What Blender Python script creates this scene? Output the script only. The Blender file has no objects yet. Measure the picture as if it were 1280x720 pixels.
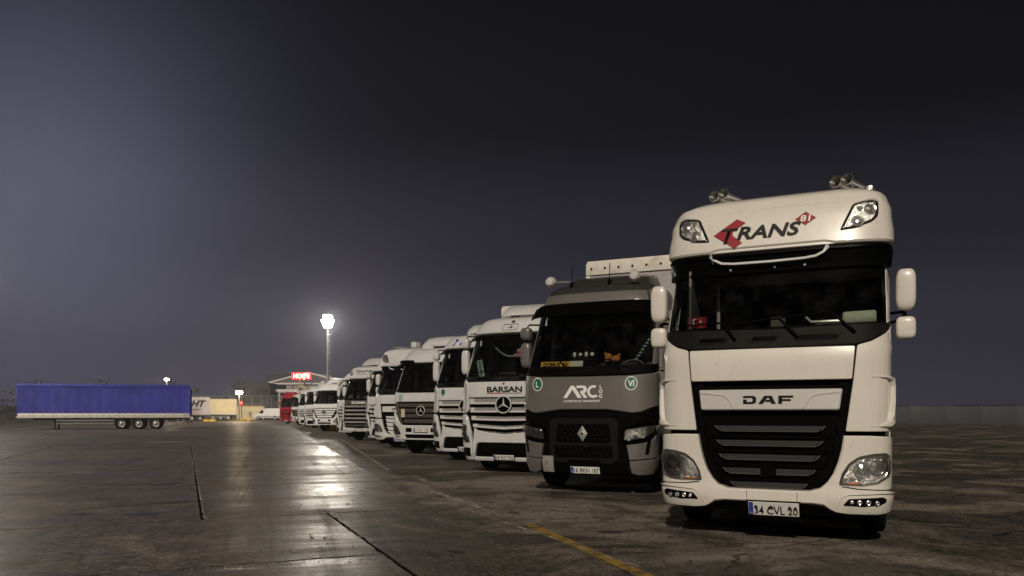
import bpy, bmesh, math, random
from mathutils import Vector, Matrix
from mathutils.geometry import delaunay_2d_cdt

random.seed(4)
SC = bpy.context.scene
COL = SC.collection
R = math.radians

# ------------------------------------------------------------------ camera
cam_d = bpy.data.cameras.new("camera")
cam = bpy.data.objects.new("camera", cam_d)
COL.objects.link(cam)
cam.location = (0, 0, 1.4)
cam.rotation_euler = (R(90), 0, 0)
cam_d.sensor_width = 36
cam_d.lens = 36 * 950 / 1280
cam_d.shift_y = (516 - 360) / 1280
cam_d.clip_end = 4000
SC.camera = cam

# ------------------------------------------------------------------ world (hazy night sky over a lit yard)
W = bpy.data.worlds.new("World")
SC.world = W
W.use_nodes = True
nt = W.node_tree
nt.nodes.clear()
def wn(t, **k):
    n = nt.nodes.new(t)
    for a, b in k.items():
        setattr(n, a, b)
    return n
tc = wn("ShaderNodeTexCoord")
sep = wn("ShaderNodeSeparateXYZ")
nt.links.new(tc.outputs["Generated"], sep.inputs[0])
ramp = wn("ShaderNodeValToRGB")
cr = ramp.color_ramp
cr.interpolation = "EASE"
cr.elements[0].position = 0.0
cr.elements[0].color = (.064, .059, .080, 1)
cr.elements[1].position = 0.6
cr.elements[1].color = (.0045, .0045, .0062, 1)
for p, c in ((.10, (.047, .0445, .060, 1)), (.22, (.0245, .0234, .0325, 1)), (.36, (.0088, .0085, .012, 1))):
    e = cr.elements.new(p)
    e.color = c
nt.links.new(sep.outputs["Z"], ramp.inputs[0])
# town glow: brighter to the left of the view, darker to the right, smooth over the whole dome
dot = wn("ShaderNodeVectorMath", operation="DOT_PRODUCT")
nt.links.new(tc.outputs["Generated"], dot.inputs[0])
dot.inputs[1].default_value = Vector((-.60, .78, .18)).normalized()
mr = wn("ShaderNodeMapRange")
mr.inputs["From Min"].default_value = -.4
mr.inputs["From Max"].default_value = 1.0
mr.inputs["To Min"].default_value = .30
mr.inputs["To Max"].default_value = .98
nt.links.new(dot.outputs["Value"], mr.inputs[0])
dot2 = wn("ShaderNodeVectorMath", operation="DOT_PRODUCT")
nt.links.new(tc.outputs["Generated"], dot2.inputs[0])
dot2.inputs[1].default_value = Vector((-.62, 1, .33)).normalized()
mx0 = wn("ShaderNodeMath", operation="MAXIMUM")
nt.links.new(dot2.outputs["Value"], mx0.inputs[0])
mx0.inputs[1].default_value = 0
pw2 = wn("ShaderNodeMath", operation="POWER")
nt.links.new(mx0.outputs[0], pw2.inputs[0])
pw2.inputs[1].default_value = 56
mr2 = wn("ShaderNodeMath", operation="MULTIPLY")
nt.links.new(pw2.outputs[0], mr2.inputs[0])
mr2.inputs[1].default_value = .085
mul = wn("ShaderNodeVectorMath", operation="SCALE")
nt.links.new(ramp.outputs[0], mul.inputs[0])
nt.links.new(mr.outputs[0], mul.inputs["Scale"])
glow = wn("ShaderNodeVectorMath", operation="SCALE")
glow.inputs[0].default_value = (.80, .82, 1.28)
nt.links.new(mr2.outputs[0], glow.inputs["Scale"])
add = wn("ShaderNodeVectorMath", operation="ADD")
nt.links.new(mul.outputs[0], add.inputs[0])
nt.links.new(glow.outputs[0], add.inputs[1])
# uneven murk
nz = wn("ShaderNodeTexNoise")
nz.inputs["Scale"].default_value = 2.2
nz.inputs["Detail"].default_value = 3
nt.links.new(tc.outputs["Generated"], nz.inputs["Vector"])
mrn = wn("ShaderNodeMapRange")
mrn.inputs["To Min"].default_value = .93
mrn.inputs["To Max"].default_value = 1.07
nt.links.new(nz.outputs[0], mrn.inputs[0])
mul2 = wn("ShaderNodeVectorMath", operation="SCALE")
nt.links.new(add.outputs[0], mul2.inputs[0])
nt.links.new(mrn.outputs[0], mul2.inputs["Scale"])
bg = wn("ShaderNodeBackground")
bg.inputs["Strength"].default_value = 1.0
nt.links.new(mul2.outputs[0], bg.inputs["Color"])
wo = wn("ShaderNodeOutputWorld")
nt.links.new(bg.outputs[0], wo.inputs[0])

# ------------------------------------------------------------------ key light: the yard's floodlights behind the camera, far off
sun_d = bpy.data.lights.new("yard_floodlight", "SUN")
sun_d.energy = 2.65
sun_d.angle = R(1.5)
sun_d.color = (1.0, .89, .745)
sun = bpy.data.objects.new("yard_floodlight", sun_d)
COL.objects.link(sun)
sun.rotation_euler = Vector((.26, 1.0, -.74)).to_track_quat("-Z", "Y").to_euler()

SC.view_settings.view_transform = "Standard"
SC.view_settings.look = "None"
SC.view_settings.exposure = 0
SC.view_settings.gamma = 1
SC.render.engine = "CYCLES"
SC.cycles.use_denoising = True
SC.cycles.max_bounces = 8
SC.cycles.transparent_max_bounces = 12
SC.cycles.sample_clamp_indirect = 4

# ------------------------------------------------------------------ materials
def new_mat(name):
    m = bpy.data.materials.new(name)
    m.use_nodes = True
    return m, m.node_tree, m.node_tree.nodes["Principled BSDF"]

def N(t, typ, **k):
    n = t.nodes.new(typ)
    for a, b in k.items():
        setattr(n, a, b)
    return n

def setin(n, **k):
    for a, b in k.items():
        n.inputs[a.replace("_", " ")].default_value = b

def mat(name, col, rough=.5, metal=0., coat=0., var=.12, scale=6., bump=0., bscale=60., dirt=None, rvar=.1, spec=.5):
    """a procedural surface: base colour with soft blotches, roughness variation and optional fine relief"""
    m, t, b = new_mat(name)
    co = N(t, "ShaderNodeTexCoord")
    nz = N(t, "ShaderNodeTexNoise")
    setin(nz, Scale=scale, Detail=6., Roughness=.62)
    t.links.new(co.outputs["Object"], nz.inputs["Vector"])
    mx = N(t, "ShaderNodeMix", data_type="RGBA")
    c = Vector(col)
    lo = c * (1 - var)
    hi = c * (1 + var)
    if dirt:
        lo = Vector(dirt)
    mx.inputs[6].default_value = (*lo, 1)
    mx.inputs[7].default_value = (*[min(1, v) for v in hi], 1)
    mrg = N(t, "ShaderNodeMapRange")
    setin(mrg, From_Min=.3 if not dirt else .18, From_Max=.7 if not dirt else .5)
    t.links.new(nz.outputs[0], mrg.inputs[0])
    t.links.new(mrg.outputs[0], mx.inputs[0])
    t.links.new(mx.outputs[2], b.inputs["Base Color"])
    b.inputs["Metallic"].default_value = metal
    b.inputs["Specular IOR Level"].default_value = spec
    b.inputs["Coat Weight"].default_value = coat
    b.inputs["Coat Roughness"].default_value = .06
    rr = N(t, "ShaderNodeMapRange")
    setin(rr, To_Min=min(1, rough + rvar), To_Max=max(.02, rough - rvar))
    t.links.new(nz.outputs[0], rr.inputs[0])
    t.links.new(rr.outputs[0], b.inputs["Roughness"])
    if bump:
        n2 = N(t, "ShaderNodeTexNoise")
        setin(n2, Scale=bscale, Detail=4.)
        t.links.new(co.outputs["Object"], n2.inputs["Vector"])
        bp = N(t, "ShaderNodeBump")
        setin(bp, Strength=bump, Distance=.01)
        t.links.new(n2.outputs[0], bp.inputs["Height"])
        t.links.new(bp.outputs[0], b.inputs["Normal"])
    return m

def emit(name, col, s):
    m, t, b = new_mat(name)
    b.inputs["Base Color"].default_value = (*col, 1)
    b.inputs["Emission Color"].default_value = (*col, 1)
    b.inputs["Emission Strength"].default_value = s
    return m

def glass(name, tint, refl=1.0, rough=.02):
    m, t, b = new_mat(name)
    t.nodes.remove(b)
    out = [n for n in t.nodes if n.type == "OUTPUT_MATERIAL"][0]
    tr = N(t, "ShaderNodeBsdfTransparent")
    tr.inputs[0].default_value = (*tint, 1)
    gl = N(t, "ShaderNodeBsdfGlossy")
    gl.inputs["Roughness"].default_value = rough
    gl.inputs["Color"].default_value = (refl, refl, refl, 1)
    fr = N(t, "ShaderNodeFresnel")
    fr.inputs[0].default_value = 1.5
    co = N(t, "ShaderNodeTexCoord")
    nz = N(t, "ShaderNodeTexNoise")
    setin(nz, Scale=5., Detail=5.)
    t.links.new(co.outputs["Object"], nz.inputs["Vector"])
    df = N(t, "ShaderNodeBsdfDiffuse")
    df.inputs[0].default_value = (.35, .33, .3, 1)
    sm = N(t, "ShaderNodeMapRange")
    setin(sm, From_Min=.45, From_Max=.8, To_Min=0., To_Max=.02)
    t.links.new(nz.outputs[0], sm.inputs[0])
    m1 = N(t, "ShaderNodeMixShader")
    t.links.new(fr.outputs[0], m1.inputs[0])
    t.links.new(tr.outputs[0], m1.inputs[1])
    t.links.new(gl.outputs[0], m1.inputs[2])
    m2 = N(t, "ShaderNodeMixShader")
    t.links.new(sm.outputs[0], m2.inputs[0])
    t.links.new(m1.outputs[0], m2.inputs[1])
    t.links.new(df.outputs[0], m2.inputs[2])
    t.links.new(m2.outputs[0], out.inputs[0])
    return m

def mesh_mat(name, col, hole, scale, metal=.0, rough=.5):
    """woven/expanded metal insert: small dark holes in a hexagon-like field"""
    m, t, b = new_mat(name)
    co = N(t, "ShaderNodeTexCoord")
    mp = N(t, "ShaderNodeMapping")
    mp.inputs["Scale"].default_value = (scale, scale, scale * 1.5)
    t.links.new(co.outputs["Object"], mp.inputs[0])
    sp = N(t, "ShaderNodeSeparateXYZ")
    t.links.new(mp.outputs[0], sp.inputs[0])
    cb = N(t, "ShaderNodeCombineXYZ")
    t.links.new(sp.outputs[0], cb.inputs[0])
    t.links.new(sp.outputs[2], cb.inputs[1])
    br = N(t, "ShaderNodeTexBrick")
    br.inputs["Scale"].default_value = 1.
    br.inputs["Mortar Size"].default_value = .09
    br.inputs["Mortar Smooth"].default_value = .6
    br.inputs["Brick Width"].default_value = .6
    br.inputs["Row Height"].default_value = .5
    br.inputs["Color1"].default_value = (*hole, 1)
    br.inputs["Color2"].default_value = (*hole, 1)
    br.inputs["Mortar"].default_value = (*col, 1)
    t.links.new(cb.outputs[0], br.inputs[0])
    t.links.new(br.outputs[0], b.inputs["Base Color"])
    bp = N(t, "ShaderNodeBump")
    setin(bp, Strength=.8, Distance=.004)
    t.links.new(br.outputs["Fac"], bp.inputs["Height"])
    t.links.new(bp.outputs[0], b.inputs["Normal"])
    b.inputs["Metallic"].default_value = metal
    b.inputs["Roughness"].default_value = rough
    return m

M = {}
M["white"] = mat("paint_white", (.69, .652, .585), .32, coat=1., var=.05, scale=1.6, rvar=.08, bump=.02, bscale=4)
M["white2"] = mat("paint_white_dusty", (.56, .55, .545), .38, coat=.7, var=.09, scale=2.2, rvar=.1, bump=.02, bscale=5)
M["white3"] = mat("paint_white_bright", (.68, .675, .665), .36, coat=.4, var=.06, scale=2.)  # brighter white: the far lorry's floodlighting is put into its paint
def specks(m, col, scale, size):
    """dead insects and road tar: small dark specks with a shape of their own"""
    t = m.node_tree
    b = t.nodes["Principled BSDF"]
    src = b.inputs["Base Color"].links[0].from_socket
    co = N(t, "ShaderNodeTexCoord")
    vo = N(t, "ShaderNodeTexVoronoi")
    setin(vo, Scale=scale, Randomness=1.)
    t.links.new(co.outputs["Object"], vo.inputs["Vector"])
    nz = N(t, "ShaderNodeTexNoise")
    setin(nz, Scale=2.3, Detail=3.)
    t.links.new(co.outputs["Object"], nz.inputs["Vector"])
    rg = N(t, "ShaderNodeMapRange")
    setin(rg, From_Min=.45, From_Max=.62, To_Min=0., To_Max=size)
    t.links.new(nz.outputs[0], rg.inputs[0])
    lt = N(t, "ShaderNodeMath", operation="LESS_THAN")
    t.links.new(vo.outputs["Distance"], lt.inputs[0])
    t.links.new(rg.outputs[0], lt.inputs[1])
    st = N(t, "ShaderNodeTexNoise")
    mp = N(t, "ShaderNodeMapping")
    mp.inputs["Scale"].default_value = (14, 14, .7)
    t.links.new(co.outputs["Object"], mp.inputs[0])
    setin(st, Scale=1., Detail=5., Roughness=.6)
    t.links.new(mp.outputs[0], st.inputs["Vector"])
    sr = N(t, "ShaderNodeMapRange")
    setin(sr, From_Min=.52, From_Max=.75, To_Min=0., To_Max=.12)
    t.links.new(st.outputs[0], sr.inputs[0])
    m1 = N(t, "ShaderNodeMix", data_type="RGBA")
    t.links.new(sr.outputs[0], m1.inputs[0])
    t.links.new(src, m1.inputs[6])
    m1.inputs[7].default_value = (.34, .29, .23, 1)
    m2 = N(t, "ShaderNodeMix", data_type="RGBA")
    fac = N(t, "ShaderNodeMath", operation="MULTIPLY")
    t.links.new(lt.outputs[0], fac.inputs[0])
    fac.inputs[1].default_value = .7
    t.links.new(fac.outputs[0], m2.inputs[0])
    t.links.new(m1.outputs[2], m2.inputs[6])
    m2.inputs[7].default_value = (*col, 1)
    t.links.new(m2.outputs[2], b.inputs["Base Color"])
specks(M["white"], (.16, .13, .10), 14., .10)
specks(M["white2"], (.13, .11, .09), 9., .10)
specks(M["white3"], (.2, .17, .13), 9., .08)
M["grey"] = mat("paint_warm_grey", (.172, .159, .149), .30, metal=.3, coat=.9, var=.10, scale=2.4, bump=.02, bscale=5)
M["darkgrey"] = mat("paint_dark_grey", (.030, .0285, .028), .42, coat=.1, var=.15, scale=4, spec=.3)
M["red_paint"] = mat("paint_red", (.30, .012, .016), .35, coat=.5, var=.12, scale=2)
M["black"] = mat("plastic_black", (.0026, .0024, .0022), .6, var=.3, scale=14, bump=.05, bscale=90, spec=.03)
M["gloss"] = mat("gloss_black", (.0018, .0018, .0018), .25, var=.2, scale=6, rvar=.05, spec=.10)
M["cowl"] = mat("plastic_charcoal", (.0085, .0078, .0074), .5, var=.25, scale=10, bump=.05, bscale=80, spec=.10)
M["mp3grille"] = mat("grille_brown_grey", (.052, .045, .039), .5, var=.15, scale=5)
M["silver"] = mat("brushed_silver", (.66, .63, .605), .32, metal=.25, coat=.4, var=.06, scale=8)
M["chrome"] = mat("chrome", (.78, .77, .76), .22, metal=.85, var=.04, scale=10, rvar=.06)
M["badge"] = mat("badge_silver", (.66, .65, .63), .3, metal=.25, coat=.4, var=.05, scale=10)
M["rubber"] = mat("tyre_rubber", (.009, .0085, .008), .8, var=.3, scale=20, bump=.25, bscale=120, spec=.12)
M["rim"] = mat("rim_steel", (.46, .44, .42), .42, metal=.5, var=.2, scale=9)
M["glass"] = glass("window_glass", (.58, .62, .58))
M["glassdark"] = glass("window_glass_dark", (.20, .23, .22))
M["lens"] = glass("lens_clear", (.92, .93, .93))
M["visorplastic"] = glass("visor_smoked", (.05, .045, .04), refl=.6, rough=.2)
M["mesh"] = mesh_mat("grille_mesh", (.06, .055, .05), (.0015, .0015, .0015), 19.)
M["slatframe"] = mat("slat_frame_grey", (.055, .051, .047), .45, var=.1)
M["facet"] = mat("faceted_reflector", (.50, .48, .46), .16, metal=.95, var=.6, scale=34, bump=1., bscale=70, dirt=(.05, .048, .045))
M["bowl"] = mat("lamp_reflector", (.50, .49, .47), .18, metal=.85, var=.1, scale=30)
M["perf"] = mesh_mat("perforated_panel", (.40, .385, .365), (.16, .15, .145), 26., rough=.45)
M["red"] = mat("print_red", (.27, .006, .012), .45, var=.06, spec=.25)
M["blackprint"] = mat("print_black", (.004, .004, .0045), .5, var=.1, spec=.2)
M["whiteprint"] = mat("print_white", (.78, .76, .72), .45, var=.04)
M["greenprint"] = mat("print_green", (.012, .13, .085), .4, var=.08)
M["blueprint"] = mat("print_blue", (.03, .06, .34), .4, var=.08)
M["palegreen"] = mat("print_pale_green", (.30, .40, .33), .5, var=.1)
M["yellowprint"] = mat("print_yellow", (.72, .36, .02), .5, var=.08)
M["cream"] = mat("card_cream", (.50, .40, .25), .6, var=.1)
M["interior"] = mat("cab_interior", (.022, .020, .018), .7, var=.2, scale=8, bump=.1)
M["curtain2"] = mat("bunk_curtain_lightened", (.075, .085, .075), .9, var=.5, scale=5, spec=.1)  # bright view through the other cabs' windows is put into this green-grey
M["curtain"] = mat("bunk_curtain", (.010, .0095, .009), .9, var=.2, scale=8, spec=.1)
M["interior2"] = mat("cab_trim_grey", (.13, .122, .108), .7, var=.15, scale=6)
M["cloth"] = mat("cloth_pale", (.62, .64, .54), .85, var=.08, scale=14, bump=.2)
M["plush"] = mat("plush_orange", (.55, .20, .05), .9, var=.2, scale=30, bump=.4)
M["plushpink"] = mat("plush_pink", (.55, .22, .22), .9, var=.2, scale=30, bump=.4)
M["orange"] = mat("indicator_amber", (.62, .20, .05), .3, var=.1)
M["reflector"] = mat("tread_plate", (.42, .39, .36), .35, metal=.4, var=.0, dirt=(.03, .026, .022), scale=16)
M["tarp_white"] = mat("tarpaulin_white", (.60, .56, .50), .55, var=.1, scale=3, dirt=(.33, .27, .20), bump=.12, bscale=6)
M["tarp_grey"] = mat("tarpaulin_lilac_grey", (.36, .33, .34), .55, var=.08, scale=2.5, bump=.12, bscale=6)
M["galv"] = mat("galvanised_steel", (.27, .265, .255), .45, metal=.5, var=.15, scale=8)
M["chassis"] = mat("chassis_black", (.014, .0135, .013), .6, var=.3, scale=8, spec=.15)

# ------------------------------------------------------------------ mesh builder
class MB:
    def __init__(s):
        s.v = []
        s.f = []
    def add(s, vs, fs):
        o = len(s.v)
        s.v += [tuple(p) for p in vs]
        s.f += [tuple(i + o for i in f) for f in fs]
        return s
    def box(s, c, d, bev=0.0, rot=None):
        x, y, z = d[0] / 2, d[1] / 2, d[2] / 2
        if bev <= 0:
            vs = [Vector((a * x, b * y, e * z)) for a in (-1, 1) for b in (-1, 1) for e in (-1, 1)]
            fs = [(0, 1, 3, 2), (4, 6, 7, 5), (0, 4, 5, 1), (2, 3, 7, 6), (0, 2, 6, 4), (1, 5, 7, 3)]
        else:
            bm = bmesh.new()
            bmesh.ops.create_cube(bm, size=1)
            for v in bm.verts:
                v.co = Vector((v.co.x * d[0], v.co.y * d[1], v.co.z * d[2]))
            bmesh.ops.bevel(bm, geom=bm.edges[:], offset=bev, segments=2, profile=.6, affect="EDGES")
            bm.verts.index_update()
            vs = [v.co.copy() for v in bm.verts]
            fs = [[v.index for v in f.verts] for f in bm.faces]
            bm.free()
        if rot is not None:
            vs = [rot @ v for v in vs]
        c = Vector(c)
        return s.add([v + c for v in vs], fs)
    def tube(s, pts, r, n=8, cap=True):
        pts = [Vector(p) for p in pts]
        rs = r if isinstance(r, (list, tuple)) else [r] * len(pts)
        vs = []
        fs = []
        up = None
        for i, p in enumerate(pts):
            d = (pts[min(i + 1, len(pts) - 1)] - pts[max(i - 1, 0)]).normalized()
            if up is None:
                up = Vector((0, 0, 1)) if abs(d.z) < .9 else Vector((1, 0, 0))
            a = d.cross(up)
            if a.length < 1e-4:
                a = d.cross(Vector((0, 1, 0)))
            a.normalize()
            b = a.cross(d).normalized()
            up = b
            for k in range(n):
                t = 2 * math.pi * k / n
                vs.append(p + (a * math.cos(t) + b * math.sin(t)) * rs[i])
        for i in range(len(pts) - 1):
            for k in range(n):
                k2 = (k + 1) % n
                fs.append((i * n + k, i * n + k2, (i + 1) * n + k2, (i + 1) * n + k))
        if cap:
            fs.append(tuple(range(n))[::-1])
            fs.append(tuple((len(pts) - 1) * n + k for k in range(n)))
        return s.add(vs, fs)
    def lathe(s, prof, c, axis, n=24, closed=False):
        """prof: (radius, along) pairs"""
        ax = Vector(axis).normalized()
        u = ax.orthogonal().normalized()
        w = ax.cross(u)
        c = Vector(c)
        vs = []
        for r_, h in prof:
            for k in range(n):
                t = 2 * math.pi * k / n
                vs.append(c + ax * h + (u * math.cos(t) + w * math.sin(t)) * r_)
        fs = []
        m = len(prof)
        for i in range(m if closed else m - 1):
            j = (i + 1) % m
            for k in range(n):
                k2 = (k + 1) % n
                fs.append((i * n + k, i * n + k2, j * n + k2, j * n + k))
        return s.add(vs, fs)
    def blob(s, c, d, e=.5, nu=16, nv=10, rot=None):
        """superellipsoid: e<1 boxy"""
        def pw(v):
            return math.copysign(abs(v) ** e, v)
        vs = []
        for j in range(nv + 1):
            ph = -math.pi / 2 + math.pi * j / nv
            for i in range(nu):
                th = 2 * math.pi * i / nu
                p = Vector((d[0] * pw(math.cos(ph)) * pw(math.cos(th)), d[1] * pw(math.cos(ph)) * pw(math.sin(th)), d[2] * pw(math.sin(ph))))
                if rot is not None:
                    p = rot @ p
                vs.append(p + Vector(c))
        fs = []
        for j in range(nv):
            for i in range(nu):
                i2 = (i + 1) % nu
                fs.append((j * nu + i, j * nu + i2, (j + 1) * nu + i2, (j + 1) * nu + i))
        return s.add(vs, fs)
    def prism(s, poly, z0, z1):
        n = len(poly)
        vs = [(x, y, z0) for x, y in poly] + [(x, y, z1) for x, y in poly]
        fs = [tuple(range(n))[::-1], tuple(range(n, 2 * n))]
        for i in range(n):
            j = (i + 1) % n
            fs.append((i, j, n + j, n + i))
        return s.add(vs, fs)
    def mesh(s, name, material, smooth=True, angle=32, weld=True):
        me = bpy.data.meshes.new(name)
        me.from_pydata(s.v, [], s.f)
        bm = bmesh.new()
        bm.from_mesh(me)
        if weld:
            bmesh.ops.remove_doubles(bm, verts=bm.verts[:], dist=2e-5)
        if smooth:
            for f in bm.faces:
                f.smooth = True
            for e in bm.edges:
                e.smooth = not (len(e.link_faces) == 2 and e.calc_face_angle(0) > R(angle))
        bm.to_mesh(me)
        bm.free()
        if material is not None:
            me.materials.append(M[material] if isinstance(material, str) else material)
        return me
    def build(s, name, material, parent=None, **k):
        o = bpy.data.objects.new(name, s.mesh(name, material, **k))
        COL.objects.link(o)
        o.parent = parent
        return o

def thing(name, label, cat, loc=(0, 0, 0), rz=0, group=None):
    o = bpy.data.objects.new(name, None)
    o.empty_display_size = .3
    COL.objects.link(o)
    o.location = loc
    o.rotation_euler = (0, 0, rz)
    tag(o, label, cat, group)
    return o

def tag(o, label, cat, group=None):
    o["label"] = label
    o["category"] = cat
    if group:
        o["group"] = group
    return o

def empty(name, parent):
    o = bpy.data.objects.new(name, None)
    COL.objects.link(o)
    o.parent = parent
    return o

def copy_tree(o, parent=None):
    c = o.copy()
    COL.objects.link(c)
    c.parent = parent
    for ch in list(o.children):
        copy_tree(ch, c)
    return c

# ------------------------------------------------------------------ polygons on a curved surface
def area(p):
    return sum(p[i][0] * p[(i + 1) % len(p)][1] - p[(i + 1) % len(p)][0] * p[i][1] for i in range(len(p))) / 2

def ccw(p):
    return list(p) if area(p) > 0 else list(p)[::-1]

def rnd(poly, r, n=4):
    """round the corners of a polygon"""
    poly = [Vector(p) for p in poly]
    out = []
    m = len(poly)
    for i in range(m):
        a, b, c = poly[i - 1], poly[i], poly[(i + 1) % m]
        rr = r[i] if isinstance(r, (list, tuple)) else r
        u = a - b
        w = c - b
        lim = min(u.length, w.length) * .48
        k = min(rr, lim)
        if k < 1e-4:
            out.append(tuple(b))
            continue
        p0 = b + u.normalized() * k
        p1 = b + w.normalized() * k
        for j in range(n + 1):
            t = j / n
            q = p0 * (1 - t) ** 2 + b * 2 * t * (1 - t) + p1 * t * t
            out.append(tuple(q))
    return out

def mirror(p):
    return [(-a, b) for a, b in p][::-1]

def dense(p, g):
    o = []
    for i in range(len(p)):
        a, b = Vector(p[i]), Vector(p[(i + 1) % len(p)])
        n = max(1, math.ceil((b - a).length / g))
        for k in range(n):
            o.append(a.lerp(b, k / n))
    q = []
    for v in o:
        if not q or (v - q[-1]).length > 1e-4:
            q.append(v)
    if (q[0] - q[-1]).length < 1e-4:
        q.pop()
    return q

def inset(p, d):
    o = []
    n = len(p)
    for i in range(n):
        a, b, c = p[i - 1], p[i], p[(i + 1) % n]
        e1 = (b - a).normalized()
        e2 = (c - b).normalized()
        n1 = Vector((-e1.y, e1.x))
        n2 = Vector((-e2.y, e2.x))
        m = n1 + n2
        if m.length < 1e-5:
            m = n1
        m.normalize()
        k = d / max(.45, m.dot(n1))
        o.append(b + m * k)
    return o

def inside(p, x, y):
    r = False
    n = len(p)
    for i in range(n):
        x1, y1 = p[i]
        x2, y2 = p[(i + 1) % n]
        if (y1 > y) != (y2 > y) and x < (x2 - x1) * (y - y1) / (y2 - y1) + x1:
            r = not r
    return r

def edist(p, x, y):
    q = Vector((x, y))
    best = 9
    for i in range(len(p)):
        a, b = p[i], p[(i + 1) % len(p)]
        d = b - a
        t = max(0, min(1, (q - a).dot(d) / max(1e-9, d.length_squared)))
        best = min(best, (a + d * t - q).length)
    return best

def panel(mb, fn, poly, off=0., th=.03, bev=.006, g=.1):
    """a solid sheet with rolled edges laid over the surface fn(s, z, off)"""
    of = off if callable(off) else (lambda s, z: off)
    poly = ccw(poly)
    P = dense(poly, g)
    I = inset(P, bev)
    xs = [v.x for v in I]
    ys = [v.y for v in I]
    pts = []
    nx = int((max(xs) - min(xs)) / g)
    ny = int((max(ys) - min(ys)) / g)
    for i in range(nx + 1):
        for j in range(ny + 1):
            x = min(xs) + (i + .5) * (max(xs) - min(xs)) / (nx + 1)
            y = min(ys) + (j + .5) * (max(ys) - min(ys)) / (ny + 1)
            if inside(I, x, y) and edist(I, x, y) > g * .4:
                pts.append(Vector((x, y)))
    n = len(I)
    ov, oe, of_, orv, ore, orf = delaunay_2d_cdt(I + pts, [(i, (i + 1) % n) for i in range(n)], [], 1, 1e-6)
    loop = {}
    for k, l in enumerate(orv):
        for i in l:
            loop[i] = k
    vs = [fn(v.x, v.y, of(v.x, v.y)) for v in ov]
    fs = [tuple(f) for f in of_]
    fs = [f if area([ov[i] for i in f]) > 0 else f[::-1] for f in fs]
    b0 = len(vs)
    vs += [fn(v.x, v.y, of(v.x, v.y) - bev) for v in P]
    b1 = len(vs)
    vs += [fn(v.x, v.y, of(v.x, v.y) - th) for v in P]
    for i in range(n):
        j = (i + 1) % n
        if i in loop and j in loop and loop[i] != loop[j]:
            fs.append((b0 + i, b0 + j, loop[j], loop[i]))
        fs.append((b1 + i, b1 + j, b0 + j, b0 + i))
    return mb.add(vs, fs)

def strip(mb, fn, path, w, off=0., th=.012):
    """a raised moulding of width w along a path on the surface"""
    p = [Vector(q) for q in path]
    L = []
    Rr = []
    for i in range(len(p)):
        d = (p[min(i + 1, len(p) - 1)] - p[max(0, i - 1)]).normalized()
        nn = Vector((-d.y, d.x)) * w / 2
        L.append(tuple(p[i] + nn))
        Rr.append(tuple(p[i] - nn))
    return panel(mb, fn, L + Rr[::-1], off, th, bev=min(.006, w * .2), g=.08)

def text_mesh(name, body, fn, c, h, material, width=None, shear=0., off=.004, bold=0., rot=0., space=1.):
    """lettering laid on a surface: c = centre (s, z), h = capital height"""
    cu = bpy.data.curves.new("lettering", "FONT")
    cu.body = body
    cu.size = 1
    cu.resolution_u = 3
    cu.shear = shear
    cu.offset = bold
    cu.space_character = space
    o = bpy.data.objects.new("lettering", cu)
    me = bpy.data.meshes.new_from_object(o)
    xs = [v.co.x for v in me.vertices]
    k = h / .70
    w0 = (max(xs) - min(xs)) * k
    kx = k * (width / w0 if width else 1)
    mx = (max(xs) + min(xs)) / 2
    bm = bmesh.new()
    bm.from_mesh(me)
    bmesh.ops.triangulate(bm, faces=bm.faces[:])
    if width and width > .3:
        bmesh.ops.subdivide_edges(bm, edges=[e for e in bm.edges if e.calc_length() > .25], cuts=1)
    ca, sa = math.cos(rot), math.sin(rot)
    for v in bm.verts:
        a = (v.co.x - mx) * kx
        b_ = (v.co.y - .35) * k
        v.co = fn(c[0] + a * ca - b_ * sa, c[1] + a * sa + b_ * ca, off)
    bm.to_mesh(me)
    bm.free()
    me.name = name
    me.materials.clear()
    me.materials.append(M[material])
    bpy.data.objects.remove(o)
    return me

def text(name, body, fn, c, h, material, parent, **k):
    ob = bpy.data.objects.new(name, text_mesh(name, body, fn, c, h, material, **k))
    COL.objects.link(ob)
    ob.parent = parent
    return ob

def disc_poly(c, r, n=24, ry=None):
    return [(c[0] + r * math.cos(2 * math.pi * k / n), c[1] + (ry or r) * math.sin(2 * math.pi * k / n)) for k in range(n)]

# ------------------------------------------------------------------ truck cabs
THETA = R(24.6)

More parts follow.
